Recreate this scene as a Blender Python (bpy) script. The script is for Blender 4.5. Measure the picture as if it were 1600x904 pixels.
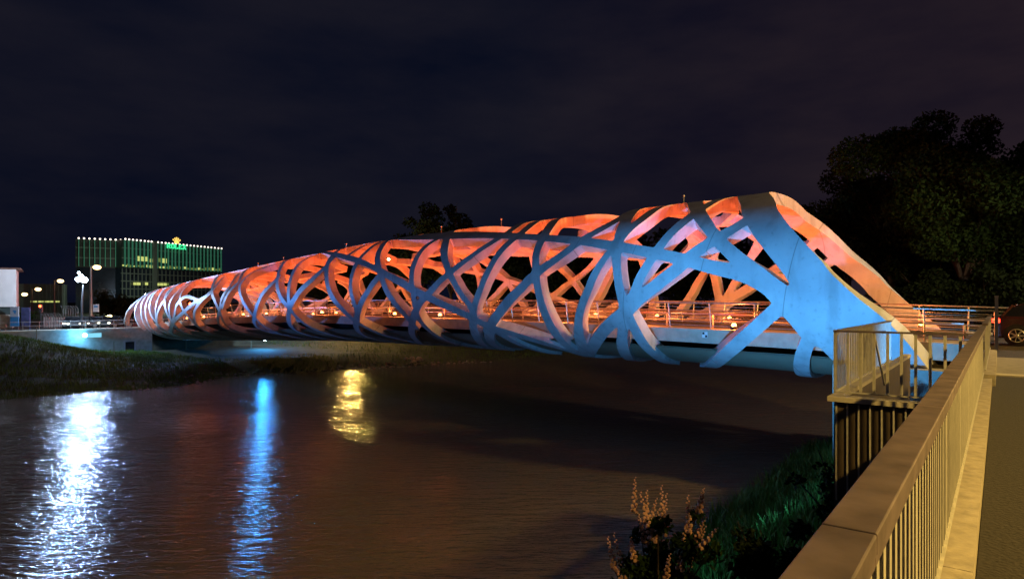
import bpy, math, random
import numpy as np
from mathutils import Vector
random.seed(7); rng = np.random.default_rng(7)
for o in list(bpy.data.objects): bpy.data.objects.remove(o)
scene = bpy.context.scene
COL = scene.collection
# ------------------------------------------------------------------ camera
EYE = 7.5                      # eye height above the water (water level z = 0)
F = 1000.0                     # focal length in pixels of the 1600 px wide photograph
HOR = 470.0
cam_d = bpy.data.cameras.new('camera'); cam = bpy.data.objects.new('camera', cam_d); COL.objects.link(cam)
cam.location = (0, 0, EYE); cam.rotation_euler = (math.radians(90), 0, 0)
cam_d.sensor_width = 36; cam_d.lens = 36 * F / 1600; cam_d.shift_y = (HOR - 452) / 1600
cam_d.clip_start = 0.05; cam_d.clip_end = 5000
scene.camera = cam
# ------------------------------------------------------------------ world (night sky)
world = bpy.data.worlds.new('World'); scene.world = world; world.use_nodes = True
nt = world.node_tree; nt.nodes.clear()
def N(tree, typ, **kw):
    n = tree.nodes.new(typ)
    for k, v in kw.items(): setattr(n, k, v)
    return n
out = N(nt, 'ShaderNodeOutputWorld'); bg = N(nt, 'ShaderNodeBackground')
tc = N(nt, 'ShaderNodeTexCoord'); sep = N(nt, 'ShaderNodeSeparateXYZ')
nt.links.new(tc.outputs['Generated'], sep.inputs[0])
mp = N(nt, 'ShaderNodeMapping'); mp.inputs['Scale'].default_value = (1.6, 1.6, 5.0)
mp.inputs['Rotation'].default_value = (0.2, 0.35, 0)
nt.links.new(tc.outputs['Generated'], mp.inputs[0])
noi = N(nt, 'ShaderNodeTexNoise'); noi.inputs['Scale'].default_value = 1.7; noi.inputs['Detail'].default_value = 5
noi.inputs['Roughness'].default_value = 0.55
nt.links.new(mp.outputs[0], noi.inputs['Vector'])
cr = N(nt, 'ShaderNodeValToRGB')
cr.color_ramp.elements[0].position = 0.36; cr.color_ramp.elements[0].color = (0.0024, 0.0038, 0.0118, 1)
cr.color_ramp.elements[1].position = 0.70; cr.color_ramp.elements[1].color = (0.0095, 0.0090, 0.0160, 1)
nt.links.new(noi.outputs['Fac'], cr.inputs[0])
# town glow on the clouds towards the east bank
mr = N(nt, 'ShaderNodeMapRange'); mr.inputs['From Min'].default_value = 0.0; mr.inputs['From Max'].default_value = 0.75
nt.links.new(sep.outputs['X'], mr.inputs['Value'])
glow = N(nt, 'ShaderNodeMixRGB', blend_type='ADD'); glow.inputs['Color2'].default_value = (0.030, 0.013, 0.007, 1)
mg = N(nt, 'ShaderNodeMath', operation='MULTIPLY')
nt.links.new(mr.outputs[0], mg.inputs[0]); nt.links.new(noi.outputs['Fac'], mg.inputs[1])
nt.links.new(mg.outputs[0], glow.inputs['Fac']); nt.links.new(cr.outputs[0], glow.inputs['Color1'])
nt.links.new(glow.outputs[0], bg.inputs['Color']); bg.inputs['Strength'].default_value = 1.0
nt.links.new(bg.outputs[0], out.inputs[0])
# faint moon
ml = bpy.data.lights.new('moon', 'SUN'); ml.energy = 0.01; ml.angle = math.radians(2); ml.color = (0.6, 0.7, 1)
mo = bpy.data.objects.new('moon', ml); COL.objects.link(mo); mo.rotation_euler = (math.radians(50), 0, math.radians(-40))
vs = scene.view_settings; vs.view_transform = 'Standard'; vs.look = 'None'; vs.exposure = 0; vs.gamma = 1
vs.use_curve_mapping = False
# ------------------------------------------------------------------ frames of reference
R2 = np.array([0.606, 0.795]); M2 = np.array([-0.795, 0.606]); R0 = np.array([0.446, 1.083])
def ws(w, s, z=0.0):                       # w: out over the river, s: along the quay, z above eye level
    p = R0 + s * R2 + w * M2
    return Vector((p[0], p[1], EYE + z))
D2 = np.array([-0.720, 0.694]); P2 = np.array([0.694, 0.720]); N1 = np.array([13.0, 21.3])
A_HALF = 7.6
C0 = N1 + A_HALF * P2                      # bridge axis origin
def tq(t, q, z=0.0):                       # t: along the bridge, q: across it (negative = near side)
    p = C0 + t * D2 + q * P2
    return Vector((p[0], p[1], EYE + z))
def px(x, y, Y):                           # a point of the photo at distance Y
    return Vector(((x - 800) / F * Y, Y, EYE + (HOR - y) / F * Y))
ANG_R = math.atan2(R2[1], R2[0]); ANG_D = math.atan2(D2[1], D2[0])
# ------------------------------------------------------------------ materials
def principled(name, col, rough=0.6, metal=0.0, noise=None, bump=0.0, nscale=5.0, spec=0.5, emit=None, es=0.0):
    m = bpy.data.materials.new(name); m.use_nodes = True
    t = m.node_tree; b = t.nodes['Principled BSDF']
    b.inputs['Base Color'].default_value = (*col, 1); b.inputs['Roughness'].default_value = rough
    b.inputs['Metallic'].default_value = metal; b.inputs['Specular IOR Level'].default_value = spec
    if emit: b.inputs['Emission Color'].default_value = (*emit, 1); b.inputs['Emission Strength'].default_value = es
    c = N(t, 'ShaderNodeTexCoord')
    n = N(t, 'ShaderNodeTexNoise'); n.inputs['Scale'].default_value = nscale; n.inputs['Detail'].default_value = 6
    t.links.new(c.outputs['Object'], n.inputs['Vector'])
    if noise:
        r = N(t, 'ShaderNodeValToRGB')
        r.color_ramp.elements[0].position = 0.3; r.color_ramp.elements[1].position = 0.72
        r.color_ramp.elements[0].color = (*[v * (1 - noise) for v in col], 1)
        r.color_ramp.elements[1].color = (*[min(1, v * (1 + noise)) for v in col], 1)
        t.links.new(n.outputs['Fac'], r.inputs[0]); t.links.new(r.outputs[0], b.inputs['Base Color'])
    if bump:
        bp = N(t, 'ShaderNodeBump'); bp.inputs['Strength'].default_value = bump; bp.inputs['Distance'].default_value = 0.05
        t.links.new(n.outputs['Fac'], bp.inputs['Height']); t.links.new(bp.outputs[0], b.inputs['Normal'])
    return m
def emitter(name, col, s):
    m = bpy.data.materials.new(name); m.use_nodes = True; t = m.node_tree; t.nodes.clear()
    o = N(t, 'ShaderNodeOutputMaterial'); e = N(t, 'ShaderNodeEmission')
    e.inputs[0].default_value = (*col, 1); e.inputs[1].default_value = s; t.links.new(e.outputs[0], o.inputs[0])
    return m
M = {}
def paint_material():
    m = principled('bridge_paint', (0.60, 0.61, 0.64), 0.45, spec=0.35); t = m.node_tree; b = t.nodes['Principled BSDF']; c = N(t, 'ShaderNodeTexCoord')
    def nz(scale, sc, det=6):
        mp_ = N(t, 'ShaderNodeMapping'); mp_.inputs['Scale'].default_value = sc; t.links.new(c.outputs['Object'], mp_.inputs[0])
        n = N(t, 'ShaderNodeTexNoise'); n.inputs['Scale'].default_value = scale; n.inputs['Detail'].default_value = det; t.links.new(mp_.outputs[0], n.inputs['Vector']); return n
    def ramp(n, p0, c0, p1, c1):
        r = N(t, 'ShaderNodeValToRGB'); e = r.color_ramp.elements; e[0].position = p0; e[0].color = (*c0, 1); e[1].position = p1; e[1].color = (*c1, 1); t.links.new(n.outputs['Fac'], r.inputs[0]); return r
    clouds = ramp(nz(.55, (1, 1, 1)), .3, (.50, .50, .53), .7, (.68, .69, .71))
    streak = ramp(nz(1.6, (1, 1, .16), 8), .34, (.74, .73, .72), .50, (1, 1, 1))
    spots = ramp(nz(5.0, (1, 1, 1), 8), .28, (.78, .77, .75), .40, (1, 1, 1))
    m1 = N(t, 'ShaderNodeMixRGB', blend_type='MULTIPLY'); m1.inputs[0].default_value = .8; t.links.new(clouds.outputs[0], m1.inputs[1]); t.links.new(streak.outputs[0], m1.inputs[2])
    m2 = N(t, 'ShaderNodeMixRGB', blend_type='MULTIPLY'); m2.inputs[0].default_value = .8; t.links.new(m1.outputs[0], m2.inputs[1]); t.links.new(spots.outputs[0], m2.inputs[2])
    t.links.new(m2.outputs[0], b.inputs['Base Color'])
    dp = N(t, 'ShaderNodeVectorMath', operation='DOT_PRODUCT'); dp.inputs[1].default_value = (-.720 / 3.6, .694 / 3.6, .055); t.links.new(c.outputs['Object'], dp.inputs[0])
    fr = N(t, 'ShaderNodeMath', operation='FRACT'); t.links.new(dp.outputs['Value'], fr.inputs[0])
    lt = N(t, 'ShaderNodeMath', operation='LESS_THAN'); lt.inputs[1].default_value = .010; t.links.new(fr.outputs[0], lt.inputs[0])
    m3 = N(t, 'ShaderNodeMixRGB', blend_type='MULTIPLY'); m3.inputs[2].default_value = (.62, .60, .58, 1); t.links.new(lt.outputs[0], m3.inputs[0]); t.links.new(m2.outputs[0], m3.inputs[1]); t.links.new(m3.outputs[0], b.inputs['Base Color'])
    n2 = nz(2.0, (1, 1, 1), 5); mr_ = N(t, 'ShaderNodeMapRange'); mr_.inputs['To Min'].default_value = .32; mr_.inputs['To Max'].default_value = .62
    t.links.new(n2.outputs['Fac'], mr_.inputs['Value']); t.links.new(mr_.outputs[0], b.inputs['Roughness'])
    bp_ = N(t, 'ShaderNodeBump'); bp_.inputs['Strength'].default_value = .25; bp_.inputs['Distance'].default_value = .03
    t.links.new(nz(1.3, (1, 1, 1), 4).outputs['Fac'], bp_.inputs['Height']); t.links.new(bp_.outputs[0], b.inputs['Normal'])
    return m
M['paint'] = paint_material()
M['concrete'] = principled('concrete', (0.33, 0.31, 0.28), 0.85, noise=0.22, bump=0.25, nscale=2.2)
M['concrete_pale'] = principled('pale_concrete', (0.46, 0.42, 0.34), 0.8, noise=0.15, bump=0.15, nscale=3)
M['belly'] = principled('belly_paint', (0.30, 0.25, 0.18), 0.6, noise=0.08, nscale=1)
M['kerb'] = principled('kerb_stone', (0.33, 0.29, 0.22), 0.85, noise=0.25, bump=0.3, nscale=9)
M['asphalt'] = principled('asphalt', (0.013, 0.0095, 0.007), 0.9, noise=0.6, bump=0.35, nscale=30)
M['paving'] = principled('paving', (0.22, 0.2, 0.17), 0.85, noise=0.2, bump=0.2, nscale=6)
M['steel'] = principled('galvanised_steel', (0.42, 0.41, 0.39), 0.42, 0.75, noise=0.2, nscale=9, bump=0.05)
M['bar_steel'] = principled('painted_bar', (0.5, 0.48, 0.42), 0.5, 0.2, noise=0.15, nscale=12)
M['cap_steel'] = principled('handrail_cap', (0.15, 0.115, 0.125), 0.5, 0.3, noise=0.35, nscale=7, bump=0.06)
M['dark_metal'] = principled('dark_metal', (0.05, 0.05, 0.055), 0.5, 0.6)
M['pole'] = principled('lamp_pole', (0.13, 0.12, 0.12), 0.6, 0.3)
M['rib_wall'] = principled('brown_cladding', (0.07, 0.05, 0.035), 0.7, noise=0.2, nscale=4)
M['ground'] = principled('bank_ground', (0.035, 0.033, 0.018), 0.95, noise=0.5, bump=0.8, nscale=1.4)
M['grass'] = principled('grass_blades', (0.10, 0.18, 0.015), 0.85, noise=0.35, nscale=0.8)
M['rock'] = principled('rock', (0.33, 0.3, 0.26), 0.85, noise=0.3, bump=0.6, nscale=5)
M['leaf'] = principled('leaves', (0.017, 0.034, 0.007), 0.8, spec=0.08, noise=0.4, nscale=0.6)
M['leaf_dark'] = principled('leaves_dark', (0.014, 0.023, 0.008), 0.8, spec=0.05, noise=0.5, nscale=0.5)
M['bark'] = principled('bark', (0.045, 0.03, 0.02), 0.9, noise=0.3, bump=0.6, nscale=8)
M['flower'] = principled('seed_heads', (0.55, 0.30, 0.2), 0.8, noise=0.3, nscale=6)
M['wood'] = principled('stake_wood', (0.22, 0.17, 0.1), 0.85, noise=0.2, nscale=7)
M['white_wall'] = principled('white_render', (0.62, 0.56, 0.52), 0.85, noise=0.06, nscale=1)
M['roof'] = principled('roof_tiles', (0.12, 0.05, 0.03), 0.8, noise=0.3, nscale=5)
M['tower_dark'] = principled('tower_cladding', (0.03, 0.045, 0.04), 0.5, noise=0.25, nscale=0.3)
M['tower_glass'] = principled('tower_glass', (0.02, 0.03, 0.045), 0.12, 0.0, spec=0.8, noise=0.5, nscale=0.25)
M['tower_frame'] = principled('tower_frame', (0.16, 0.19, 0.17), 0.6)
M['fin'] = principled('green_fin', (0.1, 0.35, 0.24), 0.5, emit=(0.08, 0.42, 0.26), es=0.15)
M['bulb'] = emitter('warm_bulb', (1.0, 0.86, 0.72), 3.0)
M['win_lit'] = principled('lit_office', (0.2, 0.2, 0.1), 0.6, noise=0.4, nscale=2, emit=(0.75, 0.80, 0.22), es=0.8)
M['win_dim'] = principled('dim_office', (0.1, 0.15, 0.05), 0.6, noise=0.4, nscale=2, emit=(0.30, 0.42, 0.10), es=0.38)
M['logo_green'] = emitter('green_letters', (0.05, 0.95, 0.35), 1.3)
M['logo_gold'] = emitter('gold_letters', (1.0, 0.62, 0.12), 1.5)
M['sodium'] = emitter('sodium_glass', (1.0, 0.66, 0.28), 5.0)
M['flood'] = emitter('flood_glass', (0.62, 0.82, 1.0), 60.0)
M['globe'] = emitter('globe_glass', (1.0, 0.82, 0.36), 14.0)
M['red_lamp'] = emitter('red_lamp', (1.0, 0.10, 0.03), 9.0)
M['orange_lamp'] = emitter('orange_lens', (1.0, 0.32, 0.08), 14.0)
M['blue_lamp'] = emitter('blue_lens', (0.12, 0.6, 1.0), 30.0)
M['blue_panel'] = emitter('lit_panel', (0.25, 0.75, 1.0), 1.0)
M['poster_w'] = principled('poster_white', (0.35, 0.33, 0.36), 0.6)
M['poster_b'] = principled('poster_blue', (0.03, 0.16, 0.34), 0.6)
M['poster_d'] = principled('poster_dark', (0.05, 0.05, 0.12), 0.6, noise=0.4, nscale=2)
M['car'] = principled('car_paint_dark', (0.05, 0.014, 0.013), 0.22, 0.35, spec=0.8)
M['car_silver'] = principled('car_paint_silver', (0.07, 0.07, 0.07), 0.2, 0.4, spec=0.9)
M['car_glass'] = principled('car_glass', (0.01, 0.01, 0.012), 0.05, spec=0.9)
M['tyre'] = principled('tyre', (0.02, 0.02, 0.02), 0.85)
M['rim'] = principled('alloy', (0.6, 0.58, 0.52), 0.3, 0.7)
M['tail'] = emitter('tail_lamp', (1.0, 0.05, 0.02), 6.0)
M['head'] = emitter('head_lamp', (1.0, 0.95, 0.75), 6.0)
M['sign_white'] = principled('white_plate', (0.8, 0.8, 0.8), 0.5)
M['black'] = principled('black_paint', (0.01, 0.01, 0.01), 0.6)
# ------------------------------------------------------------------ mesh helpers
def wloc(o):
    v = Vector((0, 0, 0))
    while o is not None: v += Vector(o.location); o = o.parent
    return v
class MB:
    def __init__(s): s.v = []; s.f = []; s.m = []
    def add(s, vs, fs, mi=0):
        o = len(s.v); s.v += [tuple(v) for v in vs]
        for f in fs: s.f.append([o + i for i in f]); s.m.append(mi)
    def box(s, c, sz, rz=0.0, mi=0, taper=1.0):
        hx, hy, hz = sz[0] / 2, sz[1] / 2, sz[2] / 2; ca, sa = math.cos(rz), math.sin(rz); vs = []
        for z in (-hz, hz):
            k = taper if z > 0 else 1
            for x, y in ((-hx, -hy), (hx, -hy), (hx, hy), (-hx, hy)):
                x *= k; y *= k
                vs.append((c[0] + x * ca - y * sa, c[1] + x * sa + y * ca, c[2] + z))
        s.add(vs, [(0, 3, 2, 1), (4, 5, 6, 7), (0, 1, 5, 4), (1, 2, 6, 5), (2, 3, 7, 6), (3, 0, 4, 7)], mi)
    def prism(s, poly, z0, z1, mi=0):        # poly list of (x, y) ccw
        n = len(poly)
        s.add([(p[0], p[1], z0) for p in poly] + [(p[0], p[1], z1) for p in poly],
              [tuple(range(n))[::-1], tuple(range(n, 2 * n))] + [(i, (i + 1) % n, n + (i + 1) % n, n + i) for i in range(n)], mi)
    def tube(s, pts, r, seg=8, mi=0, caps=True):
        pts = [Vector(p) for p in pts]; rr = r if isinstance(r, (list, tuple)) else [r] * len(pts)
        vs = []; fs = []; up0 = None
        for i, p in enumerate(pts):
            d = (pts[min(i + 1, len(pts) - 1)] - pts[max(i - 1, 0)]).normalized()
            if up0 is None: up0 = Vector((0, 0, 1)) if abs(d.z) < 0.9 else Vector((1, 0, 0))
            a = d.cross(up0).normalized(); b = a.cross(d).normalized(); up0 = b
            for k in range(seg):
                an = 2 * math.pi * k / seg + math.pi / seg
                vs.append(p + a * (rr[i] * math.cos(an)) + b * (rr[i] * math.sin(an)))
        for i in range(len(pts) - 1):
            for k in range(seg):
                k2 = (k + 1) % seg
                fs.append((i * seg + k, i * seg + k2, (i + 1) * seg + k2, (i + 1) * seg + k))
        if caps:
            fs.append(tuple(range(seg))[::-1]); fs.append(tuple((len(pts) - 1) * seg + k for k in range(seg)))
        s.add(vs, fs, mi)
    def bar(s, a, b, w, h, mi=0):            # rectangular bar from a to b, w horizontal, h vertical-ish
        a, b = Vector(a), Vector(b); d = (b - a).normalized()
        up = Vector((0, 0, 1)) if abs(d.z) < 0.95 else Vector((0, 1, 0))
        x = d.cross(up).normalized() * (w / 2); y = x.normalized().cross(d).normalized() * (h / 2)
        vs = [a - x - y, a + x - y, a + x + y, a - x + y, b - x - y, b + x - y, b + x + y, b - x + y]
        s.add(vs, [(0, 1, 2, 3), (7, 6, 5, 4), (0, 4, 5, 1), (1, 5, 6, 2), (2, 6, 7, 3), (3, 7, 4, 0)], mi)
    def ball(s, c, r, seg=10, rings=7, mi=0, sc=(1, 1, 1)):
        vs = []; fs = []
        for i in range(rings + 1):
            th = math.pi * i / rings
            for k in range(seg):
                an = 2 * math.pi * k / seg
                vs.append((c[0] + r * sc[0] * math.sin(th) * math.cos(an), c[1] + r * sc[1] * math.sin(th) * math.sin(an), c[2] + r * sc[2] * math.cos(th)))
        for i in range(rings):
            for k in range(seg):
                k2 = (k + 1) % seg; fs.append((i * seg + k, (i + 1) * seg + k, (i + 1) * seg + k2, i * seg + k2))
        s.add(vs, fs, mi)
    def build(s, name, mats, parent=None, smooth=False, loc=None):
        me = bpy.data.meshes.new(name)
        off = Vector(loc) if loc is not None else Vector((0, 0, 0))
        me.from_pydata([(v[0] - off[0], v[1] - off[1], v[2] - off[2]) for v in s.v], [], s.f)
        if not isinstance(mats, (list, tuple)): mats = [mats]
        for m in mats: me.materials.append(m)
        if len(mats) > 1: me.polygons.foreach_set('material_index', s.m)
        if smooth: me.polygons.foreach_set('use_smooth', [True] * len(me.polygons))
        me.update()
        o = bpy.data.objects.new(name, me); COL.objects.link(o)
        if parent: o.parent = parent; o.location = off - wloc(parent)
        else: o.location = off
        return o
def np_mesh(name, V, Fc, mat, parent=None, smooth=False):
    """V (n,3), Fc (m,3|4) arrays in world coordinates"""
    me = bpy.data.meshes.new(name); k = Fc.shape[1]
    me.vertices.add(len(V)); me.vertices.foreach_set('co', V.astype(np.float32).ravel())
    me.loops.add(len(Fc) * k); me.loops.foreach_set('vertex_index', Fc.astype(np.int32).ravel())
    me.polygons.add(len(Fc)); me.polygons.foreach_set('loop_start', np.arange(0, len(Fc) * k, k, dtype=np.int32))
    me.polygons.foreach_set('loop_total', np.full(len(Fc), k, dtype=np.int32))
    if smooth: me.polygons.foreach_set('use_smooth', np.ones(len(Fc), dtype=bool))
    me.materials.append(mat); me.update(calc_edges=True); me.validate()
    o = bpy.data.objects.new(name, me); COL.objects.link(o)
    if parent: o.parent = parent; o.location = -wloc(parent)
    return o
def tag(o, label=None, cat=None, group=None, kind=None):
    if label: o['label'] = label
    if cat: o['category'] = cat
    if group: o['group'] = group
    if kind: o['kind'] = kind
    return o
def thing(name, label, cat, loc=(0, 0, 0), group=None):
    o = bpy.data.objects.new(name, None); COL.objects.link(o); o.location = loc; o.empty_display_size = 0.3
    return tag(o, label, cat, group)
def copy_tree(o, loc, parent=None, rz=0.0, label=None):
    c = o.copy(); COL.objects.link(c)
    if parent: c.parent = parent
    else: c.location = loc; c.rotation_euler = (0, 0, rz)
    if label: c['label'] = label
    for ch in list(o.children): copy_tree(ch, None, c)
    return c
def light(name, typ, loc, power, col, size=0.1, target=None, angle=None, blend=0.6, parent=None):
    l = bpy.data.lights.new(name, typ); l.energy = power; l.color = col; l.shadow_soft_size = size
    if typ == 'SPOT': l.spot_size = math.radians(angle); l.spot_blend = blend
    o = bpy.data.objects.new(name, l); COL.objects.link(o); o.location = loc
    if target is not None: o.rotation_euler = (Vector(target) - Vector(loc)).to_track_quat('-Z', 'Y').to_euler()
    if parent: o.parent = parent; o.location = Vector(loc) - wloc(parent)
    return o

# ================================================================== BRIDGE TUBE
NEXP = 2.35
T_TOP = ([-10, 0, 5, 15, 33, 51, 70, 84, 95], [5.2, 5.2, 5.15, 5.05, 5.1, 4.15, 3.0, 1.95, 1.3])
T_BOT = ([-10, 3, 9, 15, 27, 43, 59, 78, 95], [-3.7, -3.55, -3.4, -3.35, -3.3, -3.5, -4.15, -4.95, -5.6])
def smooth_tab(tab):
    xs = np.linspace(-14, 99, 400); y = np.interp(xs, *tab)
    k = np.ones(41) / 41; yp = np.pad(y, 20, mode='edge'); y = np.convolve(yp, k, 'valid'); return xs, y
TT, TB = smooth_tab(T_TOP), smooth_tab(T_BOT)
def ztop(t): return np.interp(t, *TT)
def zbot(t): return np.interp(t, *TB)
def surf(t, th):
    """surface point(s); th -pi/2 bottom, 0 near side, pi/2 top, pi far side"""
    t = np.asarray(t, float); th = np.asarray(th, float)
    zt, zb = ztop(t), zbot(t); zc = (zt + zb) / 2; b = (zt - zb) / 2
    c, s = np.cos(th), np.sin(th); e = 2 / NEXP
    q = -A_HALF * np.sign(c) * np.abs(c) ** e; z = zc + b * np.sign(s) * np.abs(s) ** e
    X = C0[0] + t * D2[0] + q * P2[0]; Y = C0[1] + t * D2[1] + q * P2[1]
    return np.stack([X, Y, EYE + z], -1)
def project(x, y, far=False):
    """photo pixel -> (t, th) on the tube; first hit, or second with far"""
    dx, dz = (x - 800) / F, (HOR - y) / F
    Y = np.linspace(12, 130, 6000); X = dx * Y; z = dz * Y
    rx, ry = X - C0[0], Y - C0[1]
    t = rx * D2[0] + ry * D2[1]; q = rx * P2[0] + ry * P2[1]
    # D2 and P2 are nearly orthogonal: solve exactly
    det = D2[0] * P2[1] - D2[1] * P2[0]
    t = (rx * P2[1] - ry * P2[0]) / det; q = (D2[0] * ry - D2[1] * rx) / det
    zt, zb = ztop(t), zbot(t); zc = (zt + zb) / 2; b = (zt - zb) / 2
    G = np.abs(q / A_HALF) ** NEXP + np.abs((z - zc) / b) ** NEXP - 1
    G = np.where((t < -12) | (t > 97), 9, G)
    ins = np.where(G < 0)[0]
    if len(ins) == 0: i = int(np.argmin(G))
    elif far:
        brk = np.where(np.diff(ins) > 1)[0]; i = int(ins[-1] if len(brk) == 0 else ins[brk[0]])
    else: i = int(ins[0])
    tt, qq, zz = t[i], q[i], z[i] - zc[i]
    a1 = np.sign(qq) * abs(qq / A_HALF) ** (NEXP / 2); a2 = np.sign(zz) * abs(zz / b[i]) ** (NEXP / 2)
    th = math.atan2(a2, -a1)
    if th < -math.pi / 2: th += 2 * math.pi
    return float(tt), float(th), float(Y[i])
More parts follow.
